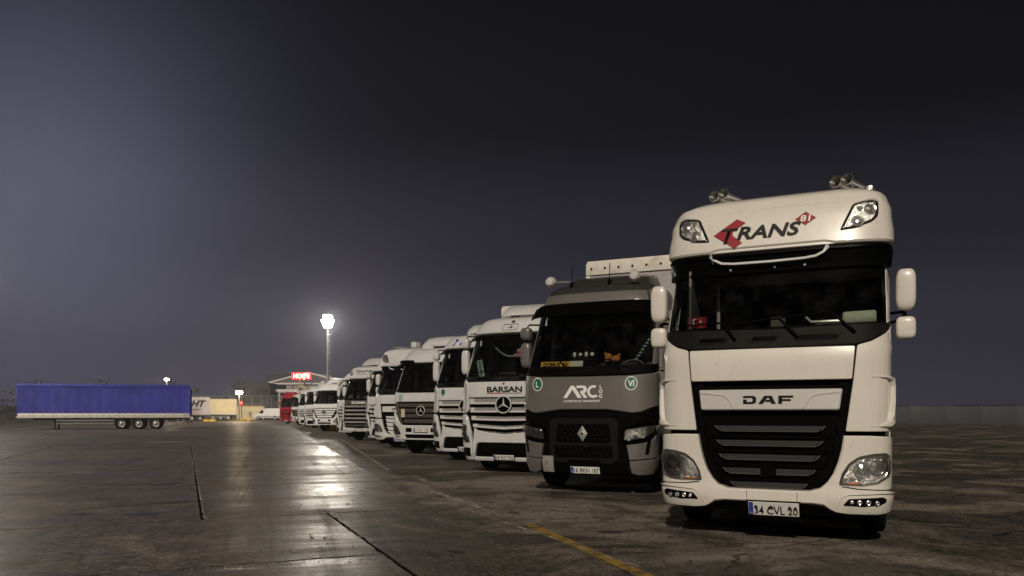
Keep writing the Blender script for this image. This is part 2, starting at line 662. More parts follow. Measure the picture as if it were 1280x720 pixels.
class Cab:
    """cab surface from horizontal sections: rows of (z, setback, half width, wrap depth); x right, y to the rear, z up"""
    def __init__(s, rows, back=2.25, n=3.2):
        s.rows = rows
        s.back = back
        s.n = n
        s.cache = {}
    def par(s, z):
        r = s.rows
        if z <= r[0][0]:
            return r[0][1:]
        for a, b in zip(r, r[1:]):
            if z <= b[0]:
                t = (z - a[0]) / (b[0] - a[0])
                return tuple(u + (v - u) * t for u, v in zip(a[1:], b[1:]))
        return r[-1][1:]
    def arc(s, w, d):
        key = (round(w, 2), round(d, 2))
        if key not in s.cache:
            t = []
            L = 0
            px = py = 0
            for i in range(61):
                a = math.pi / 2 * i / 60
                x = key[0] * math.sin(a) ** (2 / s.n)
                y = key[1] * (1 - math.cos(a) ** (2 / s.n))
                if i:
                    L += math.hypot(x - px, y - py)
                t.append((L, x, y))
                px, py = x, y
            s.cache[key] = t
        return s.cache[key]
    def raw(s, q, z):
        p, w, d = s.par(z)
        t = s.arc(w, d)
        a = abs(q)
        sg = 1 if q >= 0 else -1
        if a >= t[-1][0]:
            return Vector((sg * w, p + d + a - t[-1][0], z))
        lo, hi = 0, len(t) - 1
        while hi - lo > 1:
            m = (lo + hi) // 2
            if t[m][0] <= a:
                lo = m
            else:
                hi = m
        u = (a - t[lo][0]) / max(1e-9, t[hi][0] - t[lo][0])
        return Vector((sg * (t[lo][1] + (t[hi][1] - t[lo][1]) * u), p + t[lo][2] + (t[hi][2] - t[lo][2]) * u, z))
    def F(s, q, z, off=0.):
        p = s.raw(q, z)
        if off:
            e = .012
            a = s.raw(q + e, z) - s.raw(q - e, z)
            b = s.raw(q, z + e) - s.raw(q, z - e)
            nn = a.cross(b)
            nn.normalize()
            p = p + nn * off
        return p
    def side(s, sg):
        def fn(a, z, off=0.):
            p, w, d = s.par(z)
            return Vector((sg * (w + off), a * sg, z))
        return fn
    def send(s, z):
        p, w, d = s.par(z)
        return s.arc(w, d)[-1][0]
    def section(s, z, off, nf=28, back=None):
        p, w, d = s.par(z)
        b = back or s.back
        e = s.send(z)
        pts = []
        for i in range(nf + 1):
            q = -e + 2 * e * i / nf
            pts.append(s.F(q, z, off) if abs(off) > 0 else s.raw(q, z))
        for v in pts:
            v.z = z
        pts = [Vector((-(w + off), b, z))] + pts + [Vector((w + off, b, z))]
        return pts
    def loft(s, mb, zs, off=0., top=True, bottom=True, back=None):
        n = 0
        vs = []
        for z in zs:
            q = s.section(z, off, back=back)
            n = len(q)
            vs += q
        fs = []
        for i in range(len(zs) - 1):
            for k in range(n):
                k2 = (k + 1) % n
                fs.append((i * n + k, i * n + k2, (i + 1) * n + k2, (i + 1) * n + k))
        if bottom:
            fs.append(tuple(range(n))[::-1])
        if top:
            fs.append(tuple((len(zs) - 1) * n + k for k in range(n)))
        return mb.add(vs, fs)

def both(mb, cab, poly, **k):
    panel(mb, cab.F, poly, **k)
    panel(mb, cab.F, mirror(poly), **k)
    return mb

def pair(cab, poly, name, material, parent, **k):
    """the same sheet on both sides of the cab, each a part of its own"""
    r = []
    for q in (poly, mirror(poly)):
        mb = MB()
        panel(mb, cab.F, q, **k)
        r.append(mb.build(name, material, parent))
    return r

def lin(a, b, n):
    return [a + (b - a) * i / (n - 1) for i in range(n)]

def wheel(root, x, y, r=.50, w=.30, z=None):
    sg = 1 if x > 0 else -1
    z = r if z is None else z
    mb = MB()
    pr = [(r * .62, -w / 2), (r * .80, -w / 2), (r * .95, -w * .46), (r, -w * .38)]
    for k in range(5):
        g0 = -w * .38 + w * .76 * k / 5
        pr += [(r, g0 + .006), (r, g0 + w * .13), (r - .012, g0 + w * .135), (r - .012, g0 + w * .15)]
    pr += [(r, w * .38), (r * .95, w * .46), (r * .80, w / 2), (r * .62, w / 2), (r * .55, 0)]
    mb.lathe(pr, (x, y, z), (1, 0, 0), 36, closed=True)
    t = mb.build("tyre", "rubber", root)
    mb = MB()
    f = w / 2 * sg
    mb.lathe([(r * .63, -w * .45 * sg), (r * .60, f * .95), (r * .56, f * .9), (r * .52, f * .2), (r * .34, f * .25), (r * .30, f * .75), (r * .18, f * .95), (r * .001, f)], (x, y, z), (1, 0, 0), 28)
    for k in range(10):
        a = 2 * math.pi * k / 10
        mb.lathe([(.018, f * .2), (.018, f * .38), (.001, f * .42)], (x, y + math.cos(a) * r * .42, z + math.sin(a) * r * .42), (1, 0, 0), 6)
    mb.build("rim", "rim", t)
    return t

def cab_common(root, cab, paint, zb, zt, zr, ztop, roofmat=None, bottom=.42, mirrors=True, mz=(2.35, 2.82, 2.88, 3.12), mpaint=None, glassm="glass", sw=1.19, wheel_y=1.42, mirx=1.36):
    """everything a cab-over truck has behind its own face: shell, floor, doors, pillars, roof, seats, wheels, chassis"""
    bk = cab.back
    mb = MB()
    cab.loft(mb, [bottom + .12, .8, 1.2, 1.6, 2.0, zb - .08], off=-.07)
    mb.build("cab_shell", "black", root)
    # painted body: back wall, rear quarter panels, windscreen pillars, header rails
    mb = MB()
    w = cab.par(2.4)[1]
    mb.box((0, bk - .03, (zb - .1 + zr) / 2), (2 * w - .04, .05, zr - zb + .1))
    for sg in (-1, 1):
        fn = cab.side(sg)
        y0 = 1.62
        q = [(y0, bottom + .55), (bk, bottom + .55), (bk, zr + .02), (y0, zr + .02)]
        panel(mb, fn, [(sg * a, b) for a, b in q], th=.05, g=.25)
        q = [(.62 + cab.par(zt)[0], zt - .03), (y0 - .01, zt - .03), (y0 - .01, zr + .02), (.62 + cab.par(zt)[0], zr + .02)]
        panel(mb, fn, [(sg * a, b) for a, b in q], th=.05, g=.25)
    for m_ in (1, -1):
        q = [(sw + .012, z) for z in lin(zr, zb, 4)] + [(cab.send(z) + .02, z) for z in lin(zb, zr, 4)]
        panel(mb, cab.F, q if m_ > 0 else mirror(q), th=.05, off=.004)
    mb.build("cab_body", paint, root)
    # roof
    mb = MB()
    zs = [zr] + [r[0] for r in cab.rows if zr < r[0] < ztop] + [ztop]
    cab.loft(mb, zs, back=bk)
    mb.build("roof", roofmat or paint, root, angle=50)
    # doors
    for sg in (-1, 1):
        fn = cab.side(sg)
        p0 = cab.par(zb)[0] + cab.par(zb)[2] + .03
        p1 = cab.par(zt)[0] + cab.par(zt)[2] - .02
        y1 = 1.61
        lo = [(p0 - .04, 1.0), (.95, 1.0), (1.0, .95), (y1, .95), (y1, zb - .08), (p0 - .04, zb - .02)]
        mb = MB()
        panel(mb, fn, [(sg * a, b) for a, b in lo], th=.05, off=.006, g=.2)
        # window frame: front post, rear post, sill
        for q in ([(p0 - .04, zb - .02), (p0 + .10, zb - .04), (p1 + .14, zt - .035), (p1, zt - .035)],
                  [(y1 - .1, zb - .08), (y1, zb - .08), (y1, zt - .035), (y1 - .1, zt - .035)]):
            panel(mb, fn, [(sg * a, b) for a, b in q], th=.05, off=.006, g=.2)
        d = mb.build("door", paint, root)
        mb = MB()
        q = [(p0 + .10, zb - .05), (y1 - .1, zb - .09), (y1 - .1, zt - .03), (p1 + .13, zt - .03)]
        panel(mb, fn, [(sg * a, b) for a, b in q], th=.008, off=-.015, bev=.002, g=.3)
        mb.build("door_window", "glass", d)
        mb = MB()
        c = fn(sg * 1.40, 1.62, .03)
        mb.box(c, (.03, .2, .045), .012)
        mb.build("door_handle", "black", d)
    # cab interior
    mb = MB()
    zd = zb - .03
    wi = cab.par(zb)[1] - .12
    f0 = cab.par(zb)[0] + .10
    mb.box((0, f0 + .30, zd + .00), (2 * wi - .3, .45, .10), .03)
    mb.box((.45, f0 + .50, zd + .05), (.7, .2, .14), .04)
    mb.box((-.1, f0 + .55, zd - .2), (.5, .3, .35), .04)
    mb.build("dashboard", "interior", root)
    for x in (-.62, .62):
        mb = MB()
        mb.box((x, 1.35, zb - .25), (.5, .5, .16), .05)
        mb.box((x, 1.62, zb + .12), (.48, .16, .72), .06)
        mb.box((x, 1.63, zb + .55), (.26, .11, .2), .04)
        mb.build("seat", "interior2", root)
    mb = MB()
    ax = Vector((0, -.62, .78)).normalized()
    c = Vector((.56, f0 + .78, zb + .02))
    u = Vector((1, 0, 0))
    v = ax.cross(u)
    mb.tube([c + (u * math.cos(t) + v * math.sin(t)) * .23 for t in lin(0, 2 * math.pi, 25)], .016, 6, cap=False)
    mb.tube([c - u * .22, c + u * .22], .018, 5)
    mb.tube([c, c - v * .22], .018, 5)
    mb.lathe([(.08, -.03), (.08, .02), (.001, .025)], c, ax, 12)
    mb.build("steering_wheel", "interior2", root)
    mb = MB()
    for k in range(13):
        x = -wi + .05 + (2 * wi - .1) * k / 12
        mb.tube([(x, bk - .05 + .01 * (k % 2), zb - .3), (x, bk - .05 + .01 * (k % 2), zt + .02)], .16, 14)
    mb.build("bunk_curtain", "curtain" if paint in ("white", "grey") else "curtain2", root)
    # mirrors
    if mirrors:
        for sg in (-1, 1):
            mb = MB()
            ya = .42 + cab.par(zt)[0] * .5
            x0 = sg * (cab.par(mz[3])[1] - .03)
            xm = sg * mirx
            mb.tube([(x0, ya + .15, mz[3] + .06), (sg * (abs(xm) - .03), ya + .03, mz[3] + .06), (xm, ya, mz[3]), (xm, ya, mz[0] - .02), (sg * (abs(xm) - .05), ya + .03, mz[0] - .10), (x0, ya + .15, mz[0] - .12)], .018, 6)
            mb.box((xm, ya + .03, (mz[0] + mz[1]) / 2), (.15, .05, mz[1] - mz[0] - .04), .015)
            mb.box((xm, ya + .03, (mz[2] + mz[3]) / 2), (.15, .05, mz[3] - mz[2] - .04), .015)
            ar = mb.build("mirror", "black", root)
            for a, b in ((mz[0], mz[1]), (mz[2], mz[3])):
                mb = MB()
                mb.blob((xm, ya - .03, (a + b) / 2), (.10, .09, (b - a) / 2), e=.5, nu=20, nv=14)
                mb.build("mirror_housing", mpaint or paint, ar)
    # chassis, steps, wheels
    mb = MB()
    for x in (-.42, .42):
        mb.box((x, 3.4, .88), (.09, 5.2, .26))
    for y in (1.0, 2.6, 3.6, 4.8, 5.8):
        mb.box((0, y, .88), (.8, .1, .2))
    mb.box((0, 1.42, .55), (1.7, .14, .14), .03)
    mb.box((0, 5.1, .55), (1.7, .16, .16), .03)
    mb.lathe([(.001, -.55), (.32, -.55), (.34, -.5), (.34, .5), (.32, .55), (.001, .55)], (-.92, 3.3, .72), (0, 1, 0), 18)
    mb.box((.95, 3.3, .72), (.6, 1.1, .6), .05)
    mb.box((0, 5.0, 1.08), (.9, 1.0, .08), .02)
    for sg in (-1, 1):
        mb.box((sg * 1.0, .62, .62), (.36, .42, .04), .01)
        mb.box((sg * 1.02, 2.0, 1.0), (.4, .05, .7), .01)
        mb.box((sg * 1.02, 1.42, 1.13), (.4, 1.1, .06), .02)
    mb.build("chassis", "chassis", root)
    for x in (-1.03, 1.03):
        wheel(root, x, wheel_y)
        wheel(root, x * .93, 5.1, w=.5)

def headlight(root, cab, poly, bowls, mir, lens=True, amber=None, rim="gloss"):
    q = mirror(poly) if mir else poly
    mb = MB()
    panel(mb, cab.F, q, off=.026, th=.06)
    h = mb.build("headlight", rim, root)
    mb = MB()
    panel(mb, cab.F, [tuple(v) for v in inset(dense(ccw(q), .1), .028)], off=.0285, th=.004, bev=.001, g=.06)
    mb.build("reflector_field", "facet", h)
    mb = MB()
    sg = -1 if mir else 1
    for (a, b, r) in bowls:
        c = cab.F(sg * a, b, .030)
        n_ = (cab.F(sg * a, b, .05) - cab.F(sg * a, b, 0)).normalized()
        mb.lathe([(r, .002), (r, .008), (r * .86, .006), (r * .8, -.004), (r * .55, .004), (r * .34, .010), (r * .30, .016), (r * .001, .018)], c, n_, 16)
    if bowls:
        mb.build("reflector", "bowl", h)
    if amber:
        mb = MB()
        for p in amber:
            panel(mb, cab.F, mirror(p) if mir else p, off=.032, th=.01, bev=.002)
        mb.build("indicator", "orange", h)
    if lens:
        mb = MB()
        panel(mb, cab.F, [tuple(v) for v in inset(dense(ccw(q), .1), .012)], off=.056, th=.012, bev=.004)
        mb.build("lens", "lens", h)
    return h

def wiper(root, pts, material="black"):
    mb = MB()
    mb.tube(pts[:2], .016, 6)
    mb.tube(pts[1:], [.013] + [.009] * (len(pts) - 2), 6)
    mb.build("wiper", material, root)

def plate(root, cab, c, word, h=.115, w=.52, off=.02, holder=True):
    mb = MB()
    if holder:
        panel(mb, cab.F, [(c[0] - w / 2 - .015, c[1] - h / 2 - .03), (c[0] + w / 2 + .015, c[1] - h / 2 - .03), (c[0] + w / 2 + .015, c[1] + h / 2 + .012), (c[0] - w / 2 - .015, c[1] + h / 2 + .012)], off=off - .004, th=.03, bev=.004)
    hd = mb.build("plate_holder", "black", root) if holder else root
    mb = MB()
    panel(mb, cab.F, [(c[0] - w / 2, c[1] - h / 2), (c[0] + w / 2, c[1] - h / 2), (c[0] + w / 2, c[1] + h / 2), (c[0] - w / 2, c[1] + h / 2)], off=off + .002, th=.006, bev=.002)
    p = mb.build("licence_plate", "whiteprint", root)
    mb = MB()
    panel(mb, cab.F, [(c[0] - w / 2 + .004, c[1] - h / 2 + .004), (c[0] - w / 2 + .05, c[1] - h / 2 + .004), (c[0] - w / 2 + .05, c[1] + h / 2 - .004), (c[0] - w / 2 + .004, c[1] + h / 2 - .004)], off=off + .004, th=.003, bev=.001)
    mb.build("country_band", "blueprint", p)
    if word:
        text("plate_lettering", word, cab.F, (c[0] + .025, c[1]), h * .66, "blackprint", p, width=w - .075, off=off + .0055, bold=.008)
        text("plate_lettering", "TR", cab.F, (c[0] - w / 2 + .027, c[1] - h * .28), h * .16, "whiteprint", p, width=.03, off=off + .0055)
    return p

def horns(root, cab, x, z, y):
    """a pair of chromed trumpets on a bracket, angled outward"""
    ax = Vector((.42, .90, -.03)).normalized()
    for dx in (-.062, .062):
        mb = MB()
        c = Vector((x + dx, y + (.03 if dx < 0 else -.03), z))
        mb.lathe([(.068, 0), (.071, .006), (.058, .03), (.042, .09), (.028, .18), (.020, .40), (.020, .56), (.04, .57), (.04, .64), (.001, .65)], c, ax, 18)
        mb.tube([c + ax * .14, c + ax * .16 + Vector((0, 0, -.10))], .018, 6)
        h = mb.build("horn", "chrome", root)
        mb = MB()
        mb.lathe([(.064, .004), (.05, .05), (.03, .12), (.001, .2)], c, ax, 18)
        mb.build("horn_bell", "bowl", h)
    mb = MB()
    mb.box((x + .09, y + .16, z - .10), (.3, .08, .02), .005)
    mb.box((x + .30, y + .34, z - .06), (.08, .06, .10), .02)
    mb.build("horn_bracket", "chrome", root)

# ---- model A: high-roof cab with wide silver name bar and five meshed slats
def truck_a(name, label, group, fin="gloss", detail=True, bar=True, front_text=True):
    root = thing(name, label, "truck", group=group)
    cab = Cab([(.26, .12, 1.12, .36), (.42, .02, 1.18, .38), (.6, 0, 1.195, .38), (1.15, 0, 1.20, .38), (1.22, 0, 1.20, .38), (2.0, .03, 1.205, .38), (2.12, .06, 1.205, .38), (2.32, .15, 1.20, .40), (3.06, .52, 1.19, .42),
               (3.24, .50, 1.20, .42), (3.27, .40, 1.225, .42), (3.45, .44, 1.225, .42), (3.66, .50, 1.205, .42), (3.80, .56, 1.16, .42), (3.90, .64, 1.09, .42), (3.97, .80, 1.03, .42), (4.02, 1.1, .97, .42), (4.06, 1.9, .88, .3)], n=4.2)
    F = cab.F
    P = "white"
    cab_common(root, cab, P, 2.32, 3.10, 3.24, 4.06, mz=(2.52, 2.97, 2.20, 2.45), mirx=1.36)
    # face panels
    mb = MB()
    panel(mb, F, rnd([(-.835, 1.755), (.835, 1.755), (.865, 2.105), (-.865, 2.105)], .02), off=.012)
    mb.build("hood_panel", P, root)
    q = [(.775, 1.205), (1.5, 1.205), (1.5, 2.33), (1.34, 2.33), (1.20, 2.25), (1.02, 2.15), (.885, 2.11), (.848, 1.74)]
    pair(cab, rnd(q, .015), "corner_panel", P, root, off=.012)
    for sg in (1, -1):
        mb = MB()
        path = [(1.02, 1.765), (1.17, 1.76), (1.235, 1.74), (1.26, 1.68), (1.25, 1.55), (1.235, 1.40), (1.20, 1.32), (1.12, 1.275), (1.00, 1.265)]
        outer = [(1.02, 1.785), (1.17, 1.785), (1.27, 1.765), (1.34, 1.70), (1.34, 1.45), (1.30, 1.32), (1.22, 1.25), (1.00, 1.245)]
        band = rnd(path[::-1] + outer, .01)
        band = [(sg * a, b) for a, b in band]
        panel(mb, F, band if sg > 0 else band[::-1], off=lambda s, z: .018 + .045 * max(0, 1 - abs(abs(s) - 1.26) / .16), th=.05, bev=.012, g=.05)
        mb.build("wind_deflector", P, root)
    # bumper
    mb = MB()
    U = [(.755, 1.16), (.735, 1.02), (.70, .88), (.655, .76), (.60, .67), (.53, .60), (.42, .565), (0, .555)]
    outer = [(.0, .435), (.46, .435), (.56, .425), (.62, .395), (.68, .365), (.80, .35), (1.1, .35), (1.30, .385), (1.45, .45), (1.5, .58), (1.5, 1.13), (1.28, 1.15), (1.10, 1.155), (1.0, 1.16)]
    q = outer + U[:-1]
    poly = outer + U[:-1] + [(-a, b) for a, b in U[:-1][::-1]] + [(-a, b) for a, b in outer[::-1][:-1]]
    panel(mb, F, poly, off=lambda s, z: .02 + .03 * max(0, min(1, (.62 - z) / .1)) * max(0, min(1, (z - .28) / .06)), th=.09, bev=.016, g=.07)
    bumper = mb.build("bumper", P, root)
    mb = MB()
    strip(mb, F, [(-.74, .625), (-.9, .605), (-1.1, .60), (-1.4, .61)], .012, off=.028)
    strip(mb, F, [(.74, .625), (.9, .605), (1.1, .60), (1.4, .61)], .012, off=.028)
    for x in (-.22, .30):
        strip(mb, F, [(x, .55), (x, .445)], .005, off=.0515, th=.01)
    mb.build("bumper_seam", "darkgrey", bumper)
    mb = MB()
    lip = [(-.66, .30), (.66, .30), (.62, .36), (.56, .405), (.46, .415), (-.46, .415), (-.56, .405), (-.62, .36)]
    panel(mb, F, lip, off=.0, th=.05, bev=.01)
    mb.build("bumper_lip", "gloss", root)
    mb = MB()
    strip(mb, F, [(-.64, .335), (-.58, .39), (-.48, .415), (.48, .415), (.58, .39), (.66, .335), (.70, .31)], .03, off=.02)
    mb.build("bumper_trim", "gloss", root)
    # grille recess
    mb = MB()
    g0 = [(.83, 1.745), (.80, 1.50), (.765, 1.20), (.74, 1.0), (.70, .87), (.65, .75), (.58, .66), (.48, .59), (.3, .56)]
    panel(mb, F, g0 + [(-a, b) for a, b in g0[::-1]], off=-.10, th=.03, bev=.005)
    grille = mb.build("grille", "black", root)
    qq = [(.70, 1.725), (.82, 1.725), (.755, 1.21), (.72, 1.0), (.66, .80), (.58, .68), (.50, .62), (.52, .78), (.60, .82), (.59, .92), (.66, .96), (.64, 1.10), (.70, 1.15), (.68, 1.30), (.72, 1.36)]
    pair(cab, rnd(qq, .02), "grille_surround", "black", grille, off=-.03, th=.05)
    for i, (z, hw) in enumerate(((1.225, .585), (1.065, .565), (.91, .535), (.755, .49), (.605, .41))):
        mb = MB()
        sk = .0
        curve = [(-hw, z + .035), (-hw + .03, z - .005), (-hw + .09, z - .034), (hw - .09, z - .034), (hw - .03, z - .005), (hw, z + .035)]
        if fin == "gloss":
            panel(mb, F, curve + [(hw - .022, z + .035), (hw - .05, z), (hw - .09, z - .022), (-hw + .09, z - .022), (-hw + .05, z), (-hw + .022, z + .035)], off=-.022, th=.03, bev=.003, g=.08)
        else:
            panel(mb, F, rnd(curve, .02), off=.004, th=.03, bev=.006)
        sl = mb.build("grille_slat", fin if fin != "gloss" else "slatframe", grille)
        mb = MB()
        panel(mb, F, rnd([(-hw + .02, z + .034), (-hw + .09, z - .022), (hw - .09, z - .022), (hw - .02, z + .034)], .015), off=-.032 if fin == "gloss" else .0075, th=.008, bev=.002)
        mb.build("mesh_insert", "mesh" if fin == "gloss" else fin, sl)
        if i < 4:
            mb = MB()
            panel(mb, F, rnd([(-hw - .05, z - .065), (-hw, z - .115), (hw, z - .115), (hw + .05, z - .065)], .02), off=-.045, th=.04, bev=.012)
            mb.build("grille_fin", fin, grille)
    mb = MB()
    panel(mb, F, rnd([(-.08, .70), (.08, .70), (.08, .83), (-.08, .83)], .01), off=-.012, th=.05)
    mb.build("radar_cover", "gloss", grille)
    # name bar
    mb = MB()
    panel(mb, F, rnd([(-.715, 1.43), (.715, 1.43), (.745, 1.655), (-.745, 1.655)], .02), off=.028, th=.06, bev=.012)
    nb = mb.build("name_bar", "silver" if fin == "gloss" else P, root)
    for sg in (1, -1):
        mb = MB()
        panel(mb, F, [(sg * a, b) for a, b in rnd([(.70, 1.445), (.725, 1.60), (.70, 1.61), (.48, 1.585), (.43, 1.55), (.365, 1.437), (.34, 1.437), (.41, 1.565), (.46, 1.605), (.71, 1.635), (.735, 1.63), (.715, 1.44)], .004)], off=.036, th=.012, bev=.004)
        mb.build("bar_wing", "silver" if fin == "gloss" else P, nb)
    # block letters D A F
    mb = MB()
    z0, z1 = 1.495, 1.585
    def letters(x0, sc):
        def p(pts):
            return [(x0 + a * sc, z0 + b * (z1 - z0)) for a, b in pts]
        return [p([(0, 0), (.135, 0), (.172, .2), (.172, .8), (.135, 1), (0, 1), (0, .74), (.115, .74), (.125, .66), (.125, .34), (.115, .26), (.048, .26), (.048, .56), (0, .56)]),
                p([(.20, 0), (.258, 0), (.30, .50), (.318, .74), (.335, .74), (.352, .50), (.30, .50), (.29, .25), (.36, .25), (.372, 0), (.43, 0), (.375, 1), (.278, 1)]),
                p([(.46, 0), (.51, 0), (.51, .34), (.62, .34), (.62, .58), (.51, .58), (.51, .74), (.65, .74), (.65, 1), (.46, 1)])]
    for L in letters(-.26, .80):
        panel(mb, F, L, off=.034, th=.01, bev=.002)
    mb.build("name_lettering", "blackprint", nb)
    # headlights and fog lamps
    hp = rnd([(.705, .635), (.735, .76), (.80, .87), (.90, .945), (1.04, .975), (1.17, .985), (1.22, .95), (1.22, .82), (1.18, .72), (1.08, .66), (.92, .635)], .03)
    for mir in (False, True):
        h = headlight(root, cab, hp, [(.93, .80, .085), (1.07, .83, .085), (.98, .91, .03), (1.08, .93, .03), (.84, .70, .03), (.77, .69, .025), (.91, .71, .03)], mir, amber=[[(.80, .655), (.90, .655), (.90, .675), (.80, .672)]])
        h.data.materials[0] = M["slatframe"]
        mb = MB()
        sg = -1 if mir else 1
        strip(mb, F, [(sg * a, b) for a, b in ((.92, .655), (1.06, .68), (1.15, .74), (1.185, .82), (1.185, .94))], .02, off=.042, th=.02)
        mb.build("running_light", "chrome", h)
        fp = rnd([(.745, .435), (.80, .505), (1.12, .53), (1.16, .50), (1.10, .445), (.95, .43)], .02)
        mb = MB()
        panel(mb, F, mirror(fp) if mir else fp, off=.056, th=.04)
        fg = mb.build("fog_lamp", "gloss", root)
        mb = MB()
        for a, r in ((.83, .020), (.90, .026), (.98, .028), (1.06, .024)):
            c = F(sg * a, .48, .058)
            nn = (F(sg * a, .48, .1) - F(sg * a, .48, 0)).normalized()
            mb.lathe([(r, 0), (r, .008), (r * .7, .003), (r * .4, .009), (.001, .012)], c, nn, 12)
        mb.build("reflector", "chrome", fg)
        mb = MB()
        strip(mb, F, [(sg * a, b) for a, b in ((.67, .385), (.735, .515), (.80, .55), (1.1, .57), (1.3, .565))], .012, off=.055, th=.012)
        mb.build("fog_lamp_surround", P, fg)
    # cowl under the windscreen
    mb = MB()
    panel(mb, F, rnd([(-.86, 2.115), (0, 2.105), (.86, 2.115), (1.02, 2.16), (1.2, 2.26), (1.33, 2.345), (1.30, 2.40), (1.2, 2.36), (0, 2.325), (-1.2, 2.36), (-1.30, 2.40), (-1.33, 2.345), (-1.2, 2.26), (-1.02, 2.16)], .02), off=.012, th=.05, bev=.012)
    cw = mb.build("windscreen_cowl", "cowl", root)
    for a, b in ((-.80, -.42), (-.22, .12), (.26, .74)):
        mb = MB()
        panel(mb, F, rnd([(a, 2.17), (b - .05, 2.17 + (.01 if a > 0 else 0)), (b, 2.255), (a + .06 if a > 0 else a, 2.245)], .03), off=.020, th=.012, bev=.005)
        v = mb.build("cowl_vent", "cowl", cw)
        mb = MB()
        panel(mb, F, rnd([(a + .03, 2.185), (b - .06, 2.185), (b - .03, 2.235), (a + .05, 2.235)], .02), off=.0235, th=.008, bev=.002)
        mb.build("vent_opening", "gloss", v)
    # windscreen, black border, header
    mb = MB()
    panel(mb, F, rnd([(-1.19, 2.345), (0, 2.315), (1.19, 2.345), (1.19, 3.12), (-1.19, 3.12)], .04), off=-.004, th=.008, bev=.002, g=.14)
    mb.build("windscreen", "glass", root)
    mb = MB()
    both(mb, cab, [(1.145, 2.33), (1.20, 2.36), (1.20, 3.1), (1.145, 3.1)], off=.002, th=.006, bev=.001)
    panel(mb, F, [(-1.19, 2.30), (0, 2.285), (1.19, 2.30), (1.19, 2.37), (0, 2.34), (-1.19, 2.37)], off=.0035, th=.006, bev=.001)
    mb.build("windscreen_border", "gloss", root)
    mb = MB()
    panel(mb, F, rnd([(-1.26, 3.0), (1.26, 3.0), (1.31, 3.26), (-1.31, 3.26)], .02), off=.05, th=.06, bev=.012, g=.08)
    hd = mb.build("windscreen_header", "gloss", root)
    mb = MB()
    for x in (-.47, .02, .34):
        c = F(x, 3.075, .052)
        mb.lathe([(.014, 0), (.014, .012), (.001, .016)], c, (0, -1, .2), 8)
    mb.build("header_sensor", "silver", hd)
    # roof fascia with its lower lip
    top = [(s_, 3.875) for s_ in lin(1.18, -1.18, 9)]
    mb = MB()
    panel(mb, F, [(-1.42, 3.275), (-.70, 3.275), (-.60, 3.30), (.55, 3.30), (.66, 3.275), (1.42, 3.275), (1.44, 3.50), (1.36, 3.70)] + top + [(-1.36, 3.70), (-1.44, 3.50)], off=.02, th=.05, bev=.014, g=.09)
    fascia = mb.build("roof_fascia", P, root)
    mb = MB()
    strip(mb, F, [(-.70, 3.27), (-.645, 3.20), (-.56, 3.155), (-.42, 3.14), (0, 3.137), (.34, 3.145), (.46, 3.16), (.54, 3.20), (.585, 3.27)], .028, off=lambda s, z: max(.02, cab.par(z)[0] - .385), th=.03)
    mb.build("fascia_lip", "white3", fascia)
    mb = MB()
    strip(mb, F, [(-1.1, 3.725), (-.5, 3.75), (0, 3.755), (.5, 3.75), (1.1, 3.725)], .006, off=.0215, th=.008)
    mb.build("fascia_crease", P, fascia)
    lp = rnd([(.70, 3.40), (.86, 3.415), (1.03, 3.48), (1.09, 3.55), (1.09, 3.72), (1.02, 3.745), (.83, 3.70)], .03)
    for mir in (False, True):
        h = headlight(root, cab, lp, [(.88, 3.49, .068), (1.0, 3.62, .065), (.90, 3.64, .03)], mir, rim="cowl")
        h.name = "roof_lamp"
        for o_ in [h]:
            for vv in o_.data.vertices:
                pass
    for x in (-.68, .70):
        horns(root, cab, x, 4.075, .84)
    # wipers
    for a, b, c_ in (((-.36, 2.20), (-.52, 2.40), (-1.05, 2.41)), ((.30, 2.20), (.10, 2.42), (-.40, 2.40)), ((.86, 2.24), (.62, 2.47), (.12, 2.44))):
        wiper(root, [F(*a, .04), F(*b, .045), F(*c_, .022)])
    return root, cab

